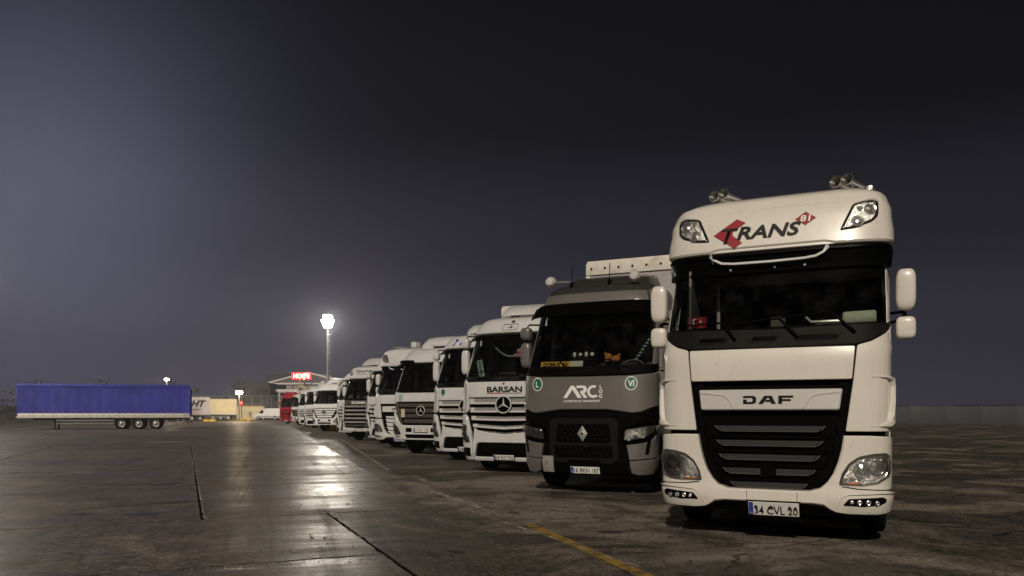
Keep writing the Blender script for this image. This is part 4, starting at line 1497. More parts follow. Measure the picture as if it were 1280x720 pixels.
def ground_mat(name, dark, light, r0, r1, dust=None, dust_lo=.5, seed=0., streak=1.0, lane=1.0, patches=()):
    m, t, b = new_mat(name)
    ge = N(t, "ShaderNodeNewGeometry")
    mp = N(t, "ShaderNodeMapping")
    mp.inputs["Location"].default_value = (seed, seed * 1.7, 0)
    mp.inputs["Rotation"].default_value = (0, 0, R(-17))
    t.links.new(ge.outputs["Position"], mp.inputs[0])
    def noise(sc, det=6., rough=.6, stretch=(1, 1, 1), dist=0.):
        mm = N(t, "ShaderNodeMapping")
        mm.inputs["Scale"].default_value = stretch
        t.links.new(mp.outputs[0], mm.inputs[0])
        n = N(t, "ShaderNodeTexNoise")
        setin(n, Scale=sc, Detail=det, Roughness=rough, Distortion=dist)
        t.links.new(mm.outputs[0], n.inputs["Vector"])
        return n.outputs[0]
    def rng(v, a, b_, c, d):
        k = N(t, "ShaderNodeMapRange")
        setin(k, From_Min=a, From_Max=b_, To_Min=c, To_Max=d)
        t.links.new(v, k.inputs[0])
        return k.outputs[0]
    def mixc(f, a, b_):
        k = N(t, "ShaderNodeMix", data_type="RGBA")
        if isinstance(f, float):
            k.inputs[0].default_value = f
        else:
            t.links.new(f, k.inputs[0])
        for i, v in ((6, a), (7, b_)):
            if isinstance(v, tuple):
                k.inputs[i].default_value = (*v, 1)
            else:
                t.links.new(v, k.inputs[i])
        return k.outputs[2]
    def math_(op, a, b_):
        k = N(t, "ShaderNodeMath", operation=op)
        for i, v in ((0, a), (1, b_)):
            if isinstance(v, float):
                k.inputs[i].default_value = v
            else:
                t.links.new(v, k.inputs[i])
        return k.outputs[0]
    big = noise(.30, 5., .6)
    mid = noise(1.1, 8., .72, dist=.5)
    fine = noise(30., 5., .75)
    tr = noise(1.9, 6., .65, (2.2, .07, 1))           # tyre scrub running along the lanes
    iso = lane < .5
    sw = noise(1.0, 7., .66, (.7, 1., 1) if iso else (.11, .95, 1), dist=.3)   # swept bands across the lanes
    sw2 = noise(2.6, 6., .7, (.8, 1.2, 1) if iso else (.16, 1.5, 1), dist=.2)
    c = mixc(rng(mid, .36, .64, 0., 1.), dark, light)
    c = mixc(rng(sw2, .50, .66, 0., .55 * lane), c, tuple(v * 1.15 for v in light))
    c = mixc(rng(tr, .48, .64, 0., .70 * lane), c, tuple(v * .5 for v in dark))
    c = mixc(rng(tr, .46, .34, 0., .30 * lane), c, light)
    c = mixc(rng(big, .44, .60, 0., .45), c, tuple(v * .65 for v in dark))
    if dust:
        dn = noise(.40, 9., .66, dist=.8)
        for px_, py_, r_, k_ in patches:               # where dirt has been tracked out of the bays
            ds = N(t, "ShaderNodeVectorMath", operation="DISTANCE")
            t.links.new(ge.outputs["Position"], ds.inputs[0])
            ds.inputs[1].default_value = (px_, py_, 0)
            dn = math_("ADD", dn, rng(ds.outputs["Value"], .2, r_, k_, 0.))
        d = math_("MULTIPLY", rng(dn, dust_lo, dust_lo + .09, 0., 1.), rng(mid, .34, .56, .1, 1.))
        d = math_("MULTIPLY", d, rng(fine, .30, .55, .45, 1.))
        c = mixc(d, c, dust)
    c = mixc(rng(fine, .50, .72, 0., .6), c, tuple(v * 1.5 for v in light))
    c = mixc(rng(fine, .46, .30, 0., .7), c, tuple(v * .4 for v in dark))
    vo = N(t, "ShaderNodeTexVoronoi")
    setin(vo, Scale=34., Randomness=1.)
    t.links.new(mp.outputs[0], vo.inputs["Vector"])
    sepc = N(t, "ShaderNodeSeparateColor")
    t.links.new(vo.outputs["Color"], sepc.inputs[0])
    c = mixc(rng(sepc.outputs[0], .70, .98, 0., .75), c, tuple(v * 1.9 for v in light))
    c = mixc(rng(sepc.outputs[1], .72, .98, 0., .75), c, tuple(v * .35 for v in dark))
    wob = N(t, "ShaderNodeTexNoise")
    setin(wob, Scale=2.4, Detail=6., Roughness=.7)
    t.links.new(mp.outputs[0], wob.inputs["Vector"])
    wv = N(t, "ShaderNodeMix", data_type="RGBA", blend_type="ADD")
    wv.inputs[0].default_value = .45
    t.links.new(mp.outputs[0], wv.inputs[6])
    t.links.new(wob.outputs["Color"], wv.inputs[7])
    ck = N(t, "ShaderNodeTexVoronoi", feature="DISTANCE_TO_EDGE")
    setin(ck, Scale=.33, Randomness=1.)
    t.links.new(wv.outputs[2], ck.inputs["Vector"])
    crk = math_("MULTIPLY", rng(ck.outputs["Distance"], .003, .011, 1., 0.), rng(mid, .46, .54, 0., .8))
    c = mixc(crk, c, (.006, .005, .0045))
    oil = noise(.9, 4., .55, dist=1.4)
    c = mixc(rng(oil, .63, .68, 0., .8), c, (.009, .008, .007))
    t.links.new(c, b.inputs["Base Color"])
    rr = math_("ADD", rng(sw, .36, .60, r0, r1), rng(sw2, .35, .65, -.07, .07))
    rr = math_("ADD", rr, rng(tr, .5, .66, 0., .10))
    rr = math_("ADD", rr, rng(fine, .3, .7, -.05, .05))
    if dust:
        rr = math_("ADD", rr, math_("MULTIPLY", d, .25))
    rr = math_("MAXIMUM", rr, .14)
    t.links.new(rr, b.inputs["Roughness"])
    hh = math_("ADD", math_("MULTIPLY", sw, .9 * streak), math_("MULTIPLY", fine, .10))
    hh = math_("ADD", hh, math_("MULTIPLY", sw2, .35 * streak))
    hh = math_("ADD", hh, math_("MULTIPLY", mid, .15))
    bp = N(t, "ShaderNodeBump")
    setin(bp, Strength=.55, Distance=.035)
    t.links.new(hh, bp.inputs["Height"])
    t.links.new(bp.outputs[0], b.inputs["Normal"])
    b.inputs["Specular IOR Level"].default_value = .26
    return m

M["asphalt"] = ground_mat("yard_asphalt", (.029, .0238, .0195), (.072, .0595, .049), .44, .64, dust=(.24, .198, .155), dust_lo=.50, seed=3., streak=.25, lane=.35, patches=((.55, 11.2, 2.4, .16), (1.6, 9.6, 1.6, .12), (-.9, 14.6, 2.2, .10)))
M["concrete"] = ground_mat("yard_concrete", (.047, .0362, .0278), (.120, .094, .073), .27, .53, dust=(.21, .165, .125), dust_lo=.56, seed=11., streak=1.15, lane=.8)
M["concrete2"] = ground_mat("yard_concrete_newer", (.034, .0270, .0217), (.080, .065, .052), .34, .56, dust=(.20, .16, .12), dust_lo=.54, seed=23., streak=.8, lane=.7)
M["joint"] = mat("joint_tar", (.004, .0035, .003), .95, var=.3, scale=4, spec=.02)

mb = MB()
g = 1500
mb.add([(-g, -60, 0), (g, -60, 0), (g, 2000, 0), (-g, 2000, 0)], [(0, 1, 2, 3)])
ground = mb.build("ground", "asphalt", smooth=False)
ground["kind"] = "structure"

def clip(poly, nx, ny, d):
    """keep the part of a polygon with nx*x + ny*y <= d"""
    o = []
    for i in range(len(poly)):
        a, b = poly[i], poly[(i + 1) % len(poly)]
        fa = nx * a[0] + ny * a[1] - d
        fb = nx * b[0] + ny * b[1] - d
        if fa <= 0:
            o.append(a)
        if (fa <= 0) != (fb <= 0):
            k = fa / (fa - fb)
            o.append((a[0] + (b[0] - a[0]) * k, a[1] + (b[1] - a[1]) * k))
    return o

CU = Vector((.919, .395))      # across the slabs
RU = Vector((-.395, .919))     # along the slabs
def cr2(c, r):
    v = CU * c + RU * r
    return (v.x, v.y)

def slab(poly, matname, h=.014, rough=True):
    poly = ccw(poly)
    if area(poly) < .3:
        return
    # slightly ragged edges
    P = []
    for i in range(len(poly)):
        a, b = Vector(poly[i]), Vector(poly[(i + 1) % len(poly)])
        L = (b - a).length
        near = min(a.length, b.length) < 26
        n = max(1, int(L / .16)) if near and rough else 1
        for k in range(min(n, 90)):
            q = a.lerp(b, k / n)
            if 0 < k < n:
                e = (b - a).normalized()
                q += Vector((-e.y, e.x)) * (random.random() ** 3) * .022
            P.append(q)
    if area(P) <= 0:
        return
    I = inset(P, .003)
    n = len(P)
    mb = MB()
    mb.add([(v.x, v.y, h) for v in I] + [(v.x, v.y, h - .003) for v in P] + [(v.x, v.y, .001) for v in P],
           [tuple(range(n))] + [(n + i, n + (i + 1) % n, (i + 1) % n, i) for i in range(n)] + [(2 * n + i, 2 * n + (i + 1) % n, n + (i + 1) % n, n + i) for i in range(n)])
    mb.build("concrete_slab", matname, ground, smooth=False)

# line E: the apron's edge parallel to the row of trucks
E0 = Vector((-1.92, 13.4))
ED = Vector((-11.4, 35.6)).normalized()
EN = Vector((ED.y, -ED.x))
ed = EN.dot(E0)
GAP = .019
rows_near = [(-3.0, 3.9), (3.9, 7.36), (7.36, 10.64)]
for (ra, rb) in rows_near:
    for (ca, cb_) in ((1.80 - 5.0, 1.80), (1.80 - 10, 1.80 - 5.0), (1.80 - 15, 1.80 - 10)):
        slab([cr2(ca + GAP, ra + GAP), cr2(cb_ - GAP, ra + GAP), cr2(cb_ - GAP, rb - GAP), cr2(ca + GAP, rb - GAP)], "concrete")
    # darker strip of slabs to the right of the joint
for (ra, rb) in ((-3., 4.8), (4.8, 8.05), (8.05, 10.64)):
    q = [cr2(1.80 + GAP, ra + GAP), cr2(7.5, ra + GAP), cr2(7.5, rb - GAP), cr2(1.80 + GAP, rb - GAP)]
    q = clip(q, EN.x, EN.y, ed)
    if len(q) > 2:
        slab(q, "concrete2", h=.011)
rr = [10.64, 15.2, 20.5, 26, 32, 40, 50, 64, 82]
for i in range(len(rr) - 1):
    ra, rb = rr[i], rr[i + 1]
    cs = [.2 + 5.2 * k for k in range(-7 if ra < 30 else -9, 4)] if ra < 40 else [-60, -30, -8, 8, 24]
    for ca, cb_ in zip(cs, cs[1:]):
        q = [cr2(ca + GAP, ra + GAP), cr2(cb_ - GAP, ra + GAP), cr2(cb_ - GAP, rb - GAP), cr2(ca + GAP, rb - GAP)]
        q = clip(q, EN.x, EN.y, ed - .02)
        if len(q) > 2:
            slab(q, "concrete" if (ca < 5 and ra < 30) else "concrete2")

mb = MB()
bed1 = [cr2(-16, -3), cr2(1.80, -3), cr2(1.80, 10.64), cr2(-16, 10.64)]
bed2 = clip([cr2(1.80, -3), cr2(7.5, -3), cr2(7.5, 10.64), cr2(1.80, 10.64)], EN.x, EN.y, ed - .03)
bed3 = clip([cr2(-36, 10.64), cr2(20, 10.64), cr2(20, 82), cr2(-36, 82)], EN.x, EN.y, ed - .03)
for q in (bed1, bed2, bed3):
    q = ccw(q)
    mb.add([(x, y, .003) for x, y in q], [tuple(range(len(q)))])
mb.build("joint_bed", "joint", ground, smooth=False)

# bay lines painted on the ground
def worn_paint(name, col, lo):
    m, t, b = new_mat(name)
    out = [n for n in t.nodes if n.type == "OUTPUT_MATERIAL"][0]
    ge = N(t, "ShaderNodeNewGeometry")
    nz = N(t, "ShaderNodeTexNoise")
    setin(nz, Scale=5., Detail=8., Roughness=.72)
    t.links.new(ge.outputs["Position"], nz.inputs["Vector"])
    rg = N(t, "ShaderNodeMapRange")
    setin(rg, From_Min=lo, From_Max=lo + .14, To_Min=0., To_Max=.85)
    t.links.new(nz.outputs[0], rg.inputs[0])
    tr = N(t, "ShaderNodeBsdfTransparent")
    mx = N(t, "ShaderNodeMixShader")
    b.inputs["Base Color"].default_value = (*col, 1)
    b.inputs["Roughness"].default_value = .55
    t.links.new(rg.outputs[0], mx.inputs[0])
    t.links.new(tr.outputs[0], mx.inputs[1])
    t.links.new(b.outputs[0], mx.inputs[2])
    t.links.new(mx.outputs[0], out.inputs[0])
    return m
M["line_yellow"] = worn_paint("line_paint_yellow", (.30, .18, .03), .36)
M["line_white"] = worn_paint("line_paint_white", (.42, .36, .29), .45)

def line(p0, p1, w, m_, z=.004):
    a, b = Vector(p0), Vector(p1)
    d = (b - a).normalized()
    nn = Vector((-d.y, d.x)) * w / 2
    mb = MB()
    mb.add([(*(a - nn), z), (*(b - nn), z), (*(b + nn), z), (*(a + nn), z)], [(0, 1, 2, 3)])
    o = mb.build("painted_line", m_, ground, smooth=False)
    return o
line((.18, 9.62), (2.9, .9), .14, "line_yellow")
line((-1.55, 13.9), (-.35, 10.9), .10, "line_white")
line((-.72, 11.1), (1.15, 6.9), .04, "line_white", .006)
line((-2.1, 16.6), (-1.65, 15.2), .16, "line_white")
line((-9.0, 40.), (-3.0, 18.5), .12, "line_white")

M["tyre_dust"] = worn_paint("tyre_dust", (.16, .13, .10), .47)
def arc_mark(c, r0_, a0, a1, w, n=28):
    mb = MB()
    vs = []
    for i in range(n + 1):
        a = a0 + (a1 - a0) * i / n
        for r_ in (r0_ - w / 2, r0_ + w / 2):
            vs.append((c[0] + r_ * math.cos(a), c[1] + r_ * math.sin(a), .006))
    mb.add(vs, [(2 * i, 2 * i + 1, 2 * i + 3, 2 * i + 2) for i in range(n)])
    mb.build("tyre_mark", "tyre_dust", ground, smooth=False)
for r_ in (5.2, 5.65, 7.2, 7.6):
    arc_mark((2.2, 2.6), r_, R(50), R(125), .22)
arc_mark((-2.6, 2.2), 9.2, R(20), R(75), .24)
arc_mark((-2.6, 2.2), 9.7, R(20), R(75), .20)

# a few scraps of litter and stone chips on the apron
mb = MB()
for k in range(260):
    y = random.uniform(6.6, 26)
    x = random.uniform(-.55 * y, .30 * y)
    r_ = random.uniform(.006, .018)
    mb.blob((x, y, .014 + r_ * .3), (r_, r_ * random.uniform(.6, 1), r_ * .5), e=.9, nu=5, nv=3)
st = mb.build("stone_chips", mat("stone_chip", (.16, .135, .11), .8), smooth=False)
st["kind"] = "stuff"

# ------------------------------------------------------------------ trailers
def trailer(label, group, loc, rz, length=13.6, top=4.0, w=2.5, front="tarp_white", side="tarp_white", rivets=False, detail=True, sideboard=False, name="semi_trailer"):
    """origin: front end, ground level, centre line; +y runs to the rear"""
    root = thing(name, label, "trailer", loc, rz, group)
    h = w / 2
    z0 = 1.12
    mb = MB()
    mb.box((0, .03, (z0 + top - .10) / 2), (w - .06, .06, top - .10 - z0))
    mb.build("front_wall", "tarp_grey" if rivets else front, root)
    mb = MB()
    # side curtains as gently rippled sheets
    n = 54
    for sg in (-1, 1):
        vs = []
        zs = [z0 + .02, z0 + .5, (z0 + top) / 2, top - .5, top - .28]
        for i in range(n + 1):
            y = .06 + (length - .12) * i / n
            for j, z in enumerate(zs):
                rp = .012 * math.sin(i * 1.9) * (1 if 0 < j < 4 else .3) + .016 * math.sin(i * .43 + j)
                vs.append((sg * (h - .025 + rp), y, z))
        k = len(zs)
        fs = []
        for i in range(n):
            for j in range(k - 1):
                f = (i * k + j, (i + 1) * k + j, (i + 1) * k + j + 1, i * k + j + 1)
                fs.append(f if sg > 0 else f[::-1])
        mb.add(vs, fs)
    cu = mb.build("side_curtain", side, root, angle=60)
    mb = MB()
    mb.box((0, length / 2, top - .02), (w - .02, length - .02, .05), .01)
    mb.build("trailer_roof", front, root)
    mb = MB()
    for sg in (-1, 1):
        mb.box((sg * (h - .015), length / 2, top - .165), (.05, length, .24), .012)
    mb.box((0, .0, top - .165), (w - .04, .07, .24), .012)
    mb.box((0, length, top - .165), (w - .04, .07, .24), .012)
    for sg in (-1, 1):
        for y in (.02, length - .02):
            mb.box((sg * (h - .04), y, (z0 + top - .3) / 2), (.09, .09, top - .3 - z0), .012)
    tr = mb.build("top_rail", front, root)
    if rivets:
        for k in range(9):
            mb = MB()
            x = -h + .12 + k * (w - .24) / 8
            mb.lathe([(.024, 0), (.024, .008), (.014, .012), (.001, .012)], (x, -.036, top - .16), (0, -1, 0), 10)
            mb.build("rivet", "chassis", tr)
    mb = MB()
    for x in (-.62, .62):
        mb.box((x, length - .02, (z0 + top - .3) / 2 + .0), (1.2, .05, top - .34 - z0), .01)
        for dx in (-.25, .25):
            mb.tube([(x + dx, length + .02, z0), (x + dx, length + .02, top - .3)], .018, 6)
    mb.build("rear_door", front, root)
    mb = MB()
    for sg in (-1, 1):
        mb.box((sg * (h - .02), length / 2, z0 - .06), (.05, length, .17), .01)
    mb.box((0, .0, z0 - .06), (w - .06, .06, .17), .01)
    mb.box((0, length, z0 - .06), (w - .06, .06, .17), .01)
    if sideboard:
        for sg in (-1, 1):
            mb.box((sg * (h - .01), length / 2, z0 + .08), (.06, length - .1, .30), .01)
    mb.build("side_rail", "tarp_white" if sideboard else "galv", root)
    if sideboard:
        mb = MB()
        for k in range(26):
            y = .4 + k * (length - .8) / 25
            for sg in (-1, 1):
                mb.box((sg * (h + .012), y, z0 + .22), (.012, .05, .30), 0)
                mb.box((sg * (h + .02), y, z0 + .05), (.02, .06, .06), 0)
        bk = mb.build("curtain_strap", "galv", root)
    mb = MB()
    for x in (-.5, .5):
        mb.box((x, length / 2 + .4, .93), (.12, length - 1.2, .24))
    for k in range(10):
        mb.box((0, 1 + k * (length - 2) / 9, 1.0), (w - .2, .08, .1))
    for x in (-.75, .75):
        mb.box((x, 2.6, .55), (.12, .12, .9))
        mb.box((x, 2.6, .06), (.26, .26, .06))
    mb.box((0, length - .25, .55), (w - .2, .1, .14), .02)
    mb.build("chassis", "chassis", root)
    mb = MB()
    for sg in (-1, 1):
        for z in (.52, .78):
            mb.box((sg * (h - .06), length * .38, z), (.03, 4.2, .1))
    mb.build("side_guard", "galv", root)
    for k in range(3):
        y = length - 4.6 + k * 1.31 + (-.75 if sideboard else .6)
        for x in (-1.0, 1.0):
            wheel(root, x, y, r=.50, w=.36)
    mb = MB()
    for sg in (-1, 1):
        mb.box((sg * .8, length + .04, .62), (.36, .05, .12), .01)
    mb.build("tail_lamp", "red", root)
    return root

# ------------------------------------------------------------------ the row of trucks
ROW = "lorries parked nose out in the row"
TRL = "trailers coupled behind the parked lorries"
RZ = -THETA
def put(root, x, y, shift=0., rz=0.):
    p = Vector((x, y, 0)) + LAT * shift
    root.location = p
    root.rotation_euler = (0, 0, RZ + rz)
    return p

def behind(p, back=2.45, off=0.):
    return p + BACK * back + LAT * off

# 1 nearest lorry
tA, cA = truck_a("cab_over_truck", "nearest white lorry, roof lettered TRANS 81, chrome horns and plate 34 CVL 20", ROW)
pA = put(tA, 2.84, 8.26, -.055, rz=-R(.6))
F = cA.F
fas = [o for o in tA.children if o.name.startswith("roof_fascia")][0]
text("roof_lettering", "T", F, (-.475, 3.455), .175, "blackprint", fas, width=.19, shear=.25, off=.030, bold=.02)
text("roof_lettering", "RANS", F, (-.045, 3.475), .148, "blackprint", fas, width=.70, shear=.25, off=.030, bold=.028)
mb = MB()
panel(mb, F, [(-.66, 3.475), (-.40, 3.655), (-.30, 3.60), (-.44, 3.50), (-.44, 3.455), (-.33, 3.36), (-.42, 3.30)], off=.0265, th=.003, bev=.001, g=.06)
mb.build("roof_emblem", "red", fas)
mb = MB()
panel(mb, F, [(.35, 3.66), (.24, 3.58), (.35, 3.50), (.46, 3.58)], off=.0265, th=.003, bev=.001, g=.06)
dm = mb.build("roof_diamond", "red", fas)
text("roof_number", "81", F, (.35, 3.58), .072, "whiteprint", dm, width=.11, off=.031, bold=.02, shear=.1)
plate(tA, cA, (.06, .385), "34 CVL 20", off=.085)

mb = MB()
mb.tube([(-.70, 1.0, 2.34), (-.70, .98, 2.45), (-.70, .98, 2.9), (-.70, 1.0, 3.0)], .022, 6)
mb.build("grab_handle", "badge", tA)
mb = MB()
mb.box((-.95, .95, 2.75), (.03, .9, .70), .01)
mb.build("window_view_sheet", "interior2", tA)  # pale sheet added in place of the bright view through the door window
mb = MB()
mb.tube([(.32, .95, 2.53), (.38, .92, 2.47), (.98, .92, 2.47), (1.02, .95, 2.50)], .018, 6)
mb.build("shelf_rail", "badge", tA)

# 2 grey lorry
tB, cB = truck_b("cab_over_truck", "dark grey lorry lettered ARC LOG, second in the row beside the nearest white one", ROW)
pB = put(tB, 1.27, 13.0, -.06)
F = cB.F
hood = [o for o in tB.children if o.name.startswith("name_panel")][0]
mb = MB()
panel(mb, F, [(-.36, 1.655), (-.29, 1.655), (-.195, 1.80), (-.095, 1.655), (-.02, 1.655), (-.165, 1.865), (-.225, 1.865)], off=.022, th=.004, bev=.001, g=.1)
panel(mb, F, [(-.12, 1.865), (.02, 1.865), (.055, 1.845), (.07, 1.80), (.055, 1.755), (.02, 1.735), (.085, 1.655), (.02, 1.655), (-.05, 1.745), (-.05, 1.775), (.0, 1.78), (.012, 1.80), (.0, 1.825), (-.12, 1.825)], off=.022, th=.004, bev=.001, g=.1)
arc_o = [(.185 + .11 * math.cos(t), 1.762 + .108 * math.sin(t)) for t in lin(R(62), R(300), 14)]
arc_i = [(.185 + .065 * math.cos(t), 1.762 + .065 * math.sin(t)) for t in lin(R(300), R(62), 14)]
panel(mb, F, arc_o + [(.265, 1.665), (.255, 1.70)] + arc_i, off=.022, th=.004, bev=.001, g=.1)
mb.build("company_lettering", "whiteprint", hood)
for ch, z in (("L", 1.845), ("O", 1.765), ("G", 1.685)):
    text("company_lettering", ch, F, (.315, z), .058, "whiteprint", hood, off=.022, bold=.03)
text("company_lettering", "LOGISTICS & TRANSPORT", F, (-.02, 1.60), .034, "whiteprint", hood, width=.66, off=.022, bold=.02)
for x, z, w_ in ((-.87, 1.90, "L"), (.83, 1.895, "VI")):
    mb = MB()
    panel(mb, F, disc_poly((x, z), .105, ry=.118), off=.022, th=.004, bev=.001)
    st_ = mb.build("round_sticker", "whiteprint", hood)
    mb = MB()
    panel(mb, F, disc_poly((x, z), .09, ry=.102), off=.0245, th=.004, bev=.001)
    mb.build("sticker_field", "greenprint", st_)
    text("sticker_letter", w_, F, (x, z), .10, "whiteprint", st_, width=.055 if w_ == "L" else .105, off=.029, bold=.03)
plate(tB, cB, (.03, .425), "16 BKN 187", off=.03)
mb = MB()
panel(mb, F, [(-.76, .37), (-.55, .37), (-.55, .65), (-.77, .65)], off=.022, th=.01, bev=.002)
mb.build("step_plate", "reflector", tB)

# 3 white lorry with star
tC, cC = truck_c("cab_over_truck", "", ROW)
tCo, cCo = tC, cC
def relabel(o, label):
    o["label"] = label
    return o
# plain copies first, lettering afterwards
tD = copy_tree(tC)
tG = copy_tree(tC)
tI = copy_tree(tC)
tK = copy_tree(tC)
relabel(tC, "white lorry lettered BARSAN with a big star badge, left of the dark grey lorry")
pC = put(tC, -.11, 17.6, -.08)
F = cC.F
hood = [o for o in tC.children if o.name.startswith("hood_panel")][0]
text("company_lettering", "BARSAN", F, (-.0, 1.945), .125, "blackprint", hood, width=.90, off=.018, bold=.035)
mb = MB()
panel(mb, F, [(-.45, 1.845), (.05, 1.845), (.05, 1.865), (-.45, 1.865)], off=.018, th=.004, bev=.001)
mb.build("red_underline", "red", hood)
text("company_lettering", "GLOBAL LOJISTIK", F, (.25, 1.852), .026, "blackprint", hood, width=.38, off=.018, bold=.02)
text("model_lettering", "Actros", F, (.70, 1.80), .06, "blackprint", hood, width=.34, off=.018, shear=.35, bold=.02)
text("small_emblem", "+", F, (-.02, 2.075), .07, "blackprint", hood, off=.018, bold=.05)
plate(tC, cC, (-.02, .37), "34 FLT 705", off=.03)
fas = [o for o in tC.children if o.name.startswith("roof_fascia")][0]
mb = MB()
path = rnd([(-.25, 3.36), (.14, 3.36), (.17, 3.50), (-.22, 3.50)], .05)
for a, b in zip(path, path[1:] + path[:1]):
    if (Vector(a) - Vector(b)).length > .005:
        mb.tube([F(*a, .016), F(*b, .016)], .006, 4)
panel(mb, F, [(-.16, 3.425), (-.04, 3.44), (-.02, 3.47), (.0, 3.44), (.10, 3.43), (.0, 3.42), (-.02, 3.395), (-.05, 3.42)], off=.016, th=.004, bev=.001)
panel(mb, F, [(-.06, 3.55), (.0, 3.53), (.05, 3.55), (.01, 3.60), (-.02, 3.60)], off=.016, th=.004, bev=.001)
mb.build("roof_emblem", "blackprint", fas)

# 4 second star lorry
relabel(tD, "white star-badged lorry with blue writing on its roof, left of the BARSAN lorry")
pD = put(tD, -1.32, 21.8, 0.)
F = cC.F
fas = [o for o in tD.children if o.name.startswith("roof_fascia")][0]
text("roof_lettering", "Ha", F, (-.24, 3.46), .17, "blueprint", fas, width=.42, off=.018, shear=.25, bold=.03)
mb = MB()
panel(mb, F, [(-.70, 3.36), (-.64, 3.36), (-.56, 3.50), (-.50, 3.52), (-.56, 3.58), (-.64, 3.56), (-.60, 3.48)], off=.018, th=.004, bev=.001)
mb.build("roof_emblem", "blueprint", fas)
hood = [o for o in tD.children if o.name.startswith("hood_panel")][0]
mb = MB()
panel(mb, F, disc_poly((-.78, 2.0), .07, ry=.095), off=.018, th=.004, bev=.001)
mb.build("round_sticker", "greenprint", hood)
plate(tD, cC, (-.02, .37), "34 HB 421", off=.03)

# 5 older lorry with dark grille
tE, cE = truck_d("cab_over_truck", "", ROW)
tL = copy_tree(tE)
relabel(tE, "older white lorry with deep dark grille, star badge and small side visors")
pE = put(tE, -2.92, 25.0, -.08)
F = cE.F
hood = [o for o in tE.children if o.name.startswith("hood_panel")][0]
mb = MB()
panel(mb, F, disc_poly((-.82, 1.90), .10, ry=.12), off=.018, th=.004, bev=.001)
mb.build("round_sticker", "palegreen", hood)
gr = [o for o in tE.children if o.name.startswith("grille")][0]
mb = MB()
panel(mb, F, [(-.80, 1.25), (-.64, 1.25), (-.64, 1.53), (-.80, 1.53)], off=.012, th=.01, bev=.002)
mb.build("cardboard_sheet", "cream", gr)
plate(tE, cE, (-.02, .83), "34 EKN 42", off=.03)

# 6 white lorry with white grille fins
tF, cF = truck_a("cab_over_truck", "white lorry with white grille fins and bright windscreen reflections, left of the older dark-grilled lorry", ROW, fin="white3")
pF = put(tF, -4.47, 29.8, 0)
plate(tF, cF, (.06, .385), "34 DRE 09", off=.085)

# 7 narrow glimpse
relabel(tG, "white star-badged lorry almost hidden between the SCANIA lorry and the white-finned one")
pG = put(tG, -5.62, 33.8, 0.)

# 8 tall black grille
tH, cH = truck_e("cab_over_truck", "white lorry with SCANIA letters above its tall black slatted grille", ROW)
pH = put(tH, -7.45, 38.0, -.25)
F = cH.F
fas = [o for o in tH.children if o.name.startswith("roof_fascia")][0]
mb = MB()
panel(mb, F, [(-.95, 3.30), (-.72, 3.30), (-.70, 3.38), (-.78, 3.52), (-.90, 3.52), (-.98, 3.42)], off=.016, th=.004, bev=.001)
mb.build("roof_emblem", "darkgrey", fas)
text("roof_lettering", "TRANSPORT", F, (.05, 3.50), .12, "darkgrey", fas, width=1.15, off=.018, bold=.02)
text("roof_lettering", "ULUSLARARASI NAKLIYAT", F, (.05, 3.36), .05, "darkgrey", fas, width=.95, off=.018, bold=.01)
plate(tH, cH, (0, .54), "34 SC 770", off=.03)

# 9 narrow glimpse
relabel(tI, "white lorry mostly hidden left of the SCANIA lorry")
pI = put(tI, -9.2, 43.5, 0.)

# 10 far white lorry with white slats
tJ, cJ = truck_d("cab_over_truck", "far white lorry with white slatted grille, brightly lit below the floodlight mast", ROW, P="white3", slat="white3", visor=False)
pJ = put(tJ, -14.1, 57.0, .0)
plate(tJ, cJ, (0, .83), "", off=.03)

# 11-13 farthest of the row
relabel(tK, "white lorry with an amber-lit mirror, left of the far brightly lit one")
pK = put(tK, -17.9, 68.5, 0.)
tK2 = copy_tree(tI)
relabel(tK2, "white lorry striped green along its corner, near the far end of the row")
pK2 = put(tK2, -20.6, 76, 0.)
mb = MB()
for z0, z1 in ((1.42, 2.1), (2.3, 3.3)):
    panel(mb, cC.F, [(-1.36, z0), (-1.12, z0), (-1.12, z1), (-1.36, z1)], off=.03, th=.006, bev=.002)
mb.build("green_stripe", mat("print_bright_green", (.02, .30, .08), .4), tK2)
relabel(tL, "white lorry with dark grille behind the red lorry at the far end")
pL = put(tL, -23.9, 85, 0.)
# red lorry at the far end, a repainted copy of the finned cab
tM = copy_tree(tF)
relabel(tM, "dark red lorry at the far end of the row beside the white van")
pM = put(tM, -28.6, 96, 0., rz=R(-4))
def repaint(o):
    for ch in o.children:
        if ch.type == "MESH" and ch.material_slots and ch.material_slots[0].material in (M["white"], M["white3"]):
            ch.material_slots[0].link = "OBJECT"
            ch.material_slots[0].material = M["red_paint"]
        repaint(ch)
repaint(tM)
def dusty(o):
    for ch in o.children:
        if ch.type == "MESH" and ch.material_slots and ch.material_slots[0].material == M["white"]:
            ch.material_slots[0].link = "OBJECT"
            ch.material_slots[0].material = M["white2"]
        dusty(ch)
dusty(tF)

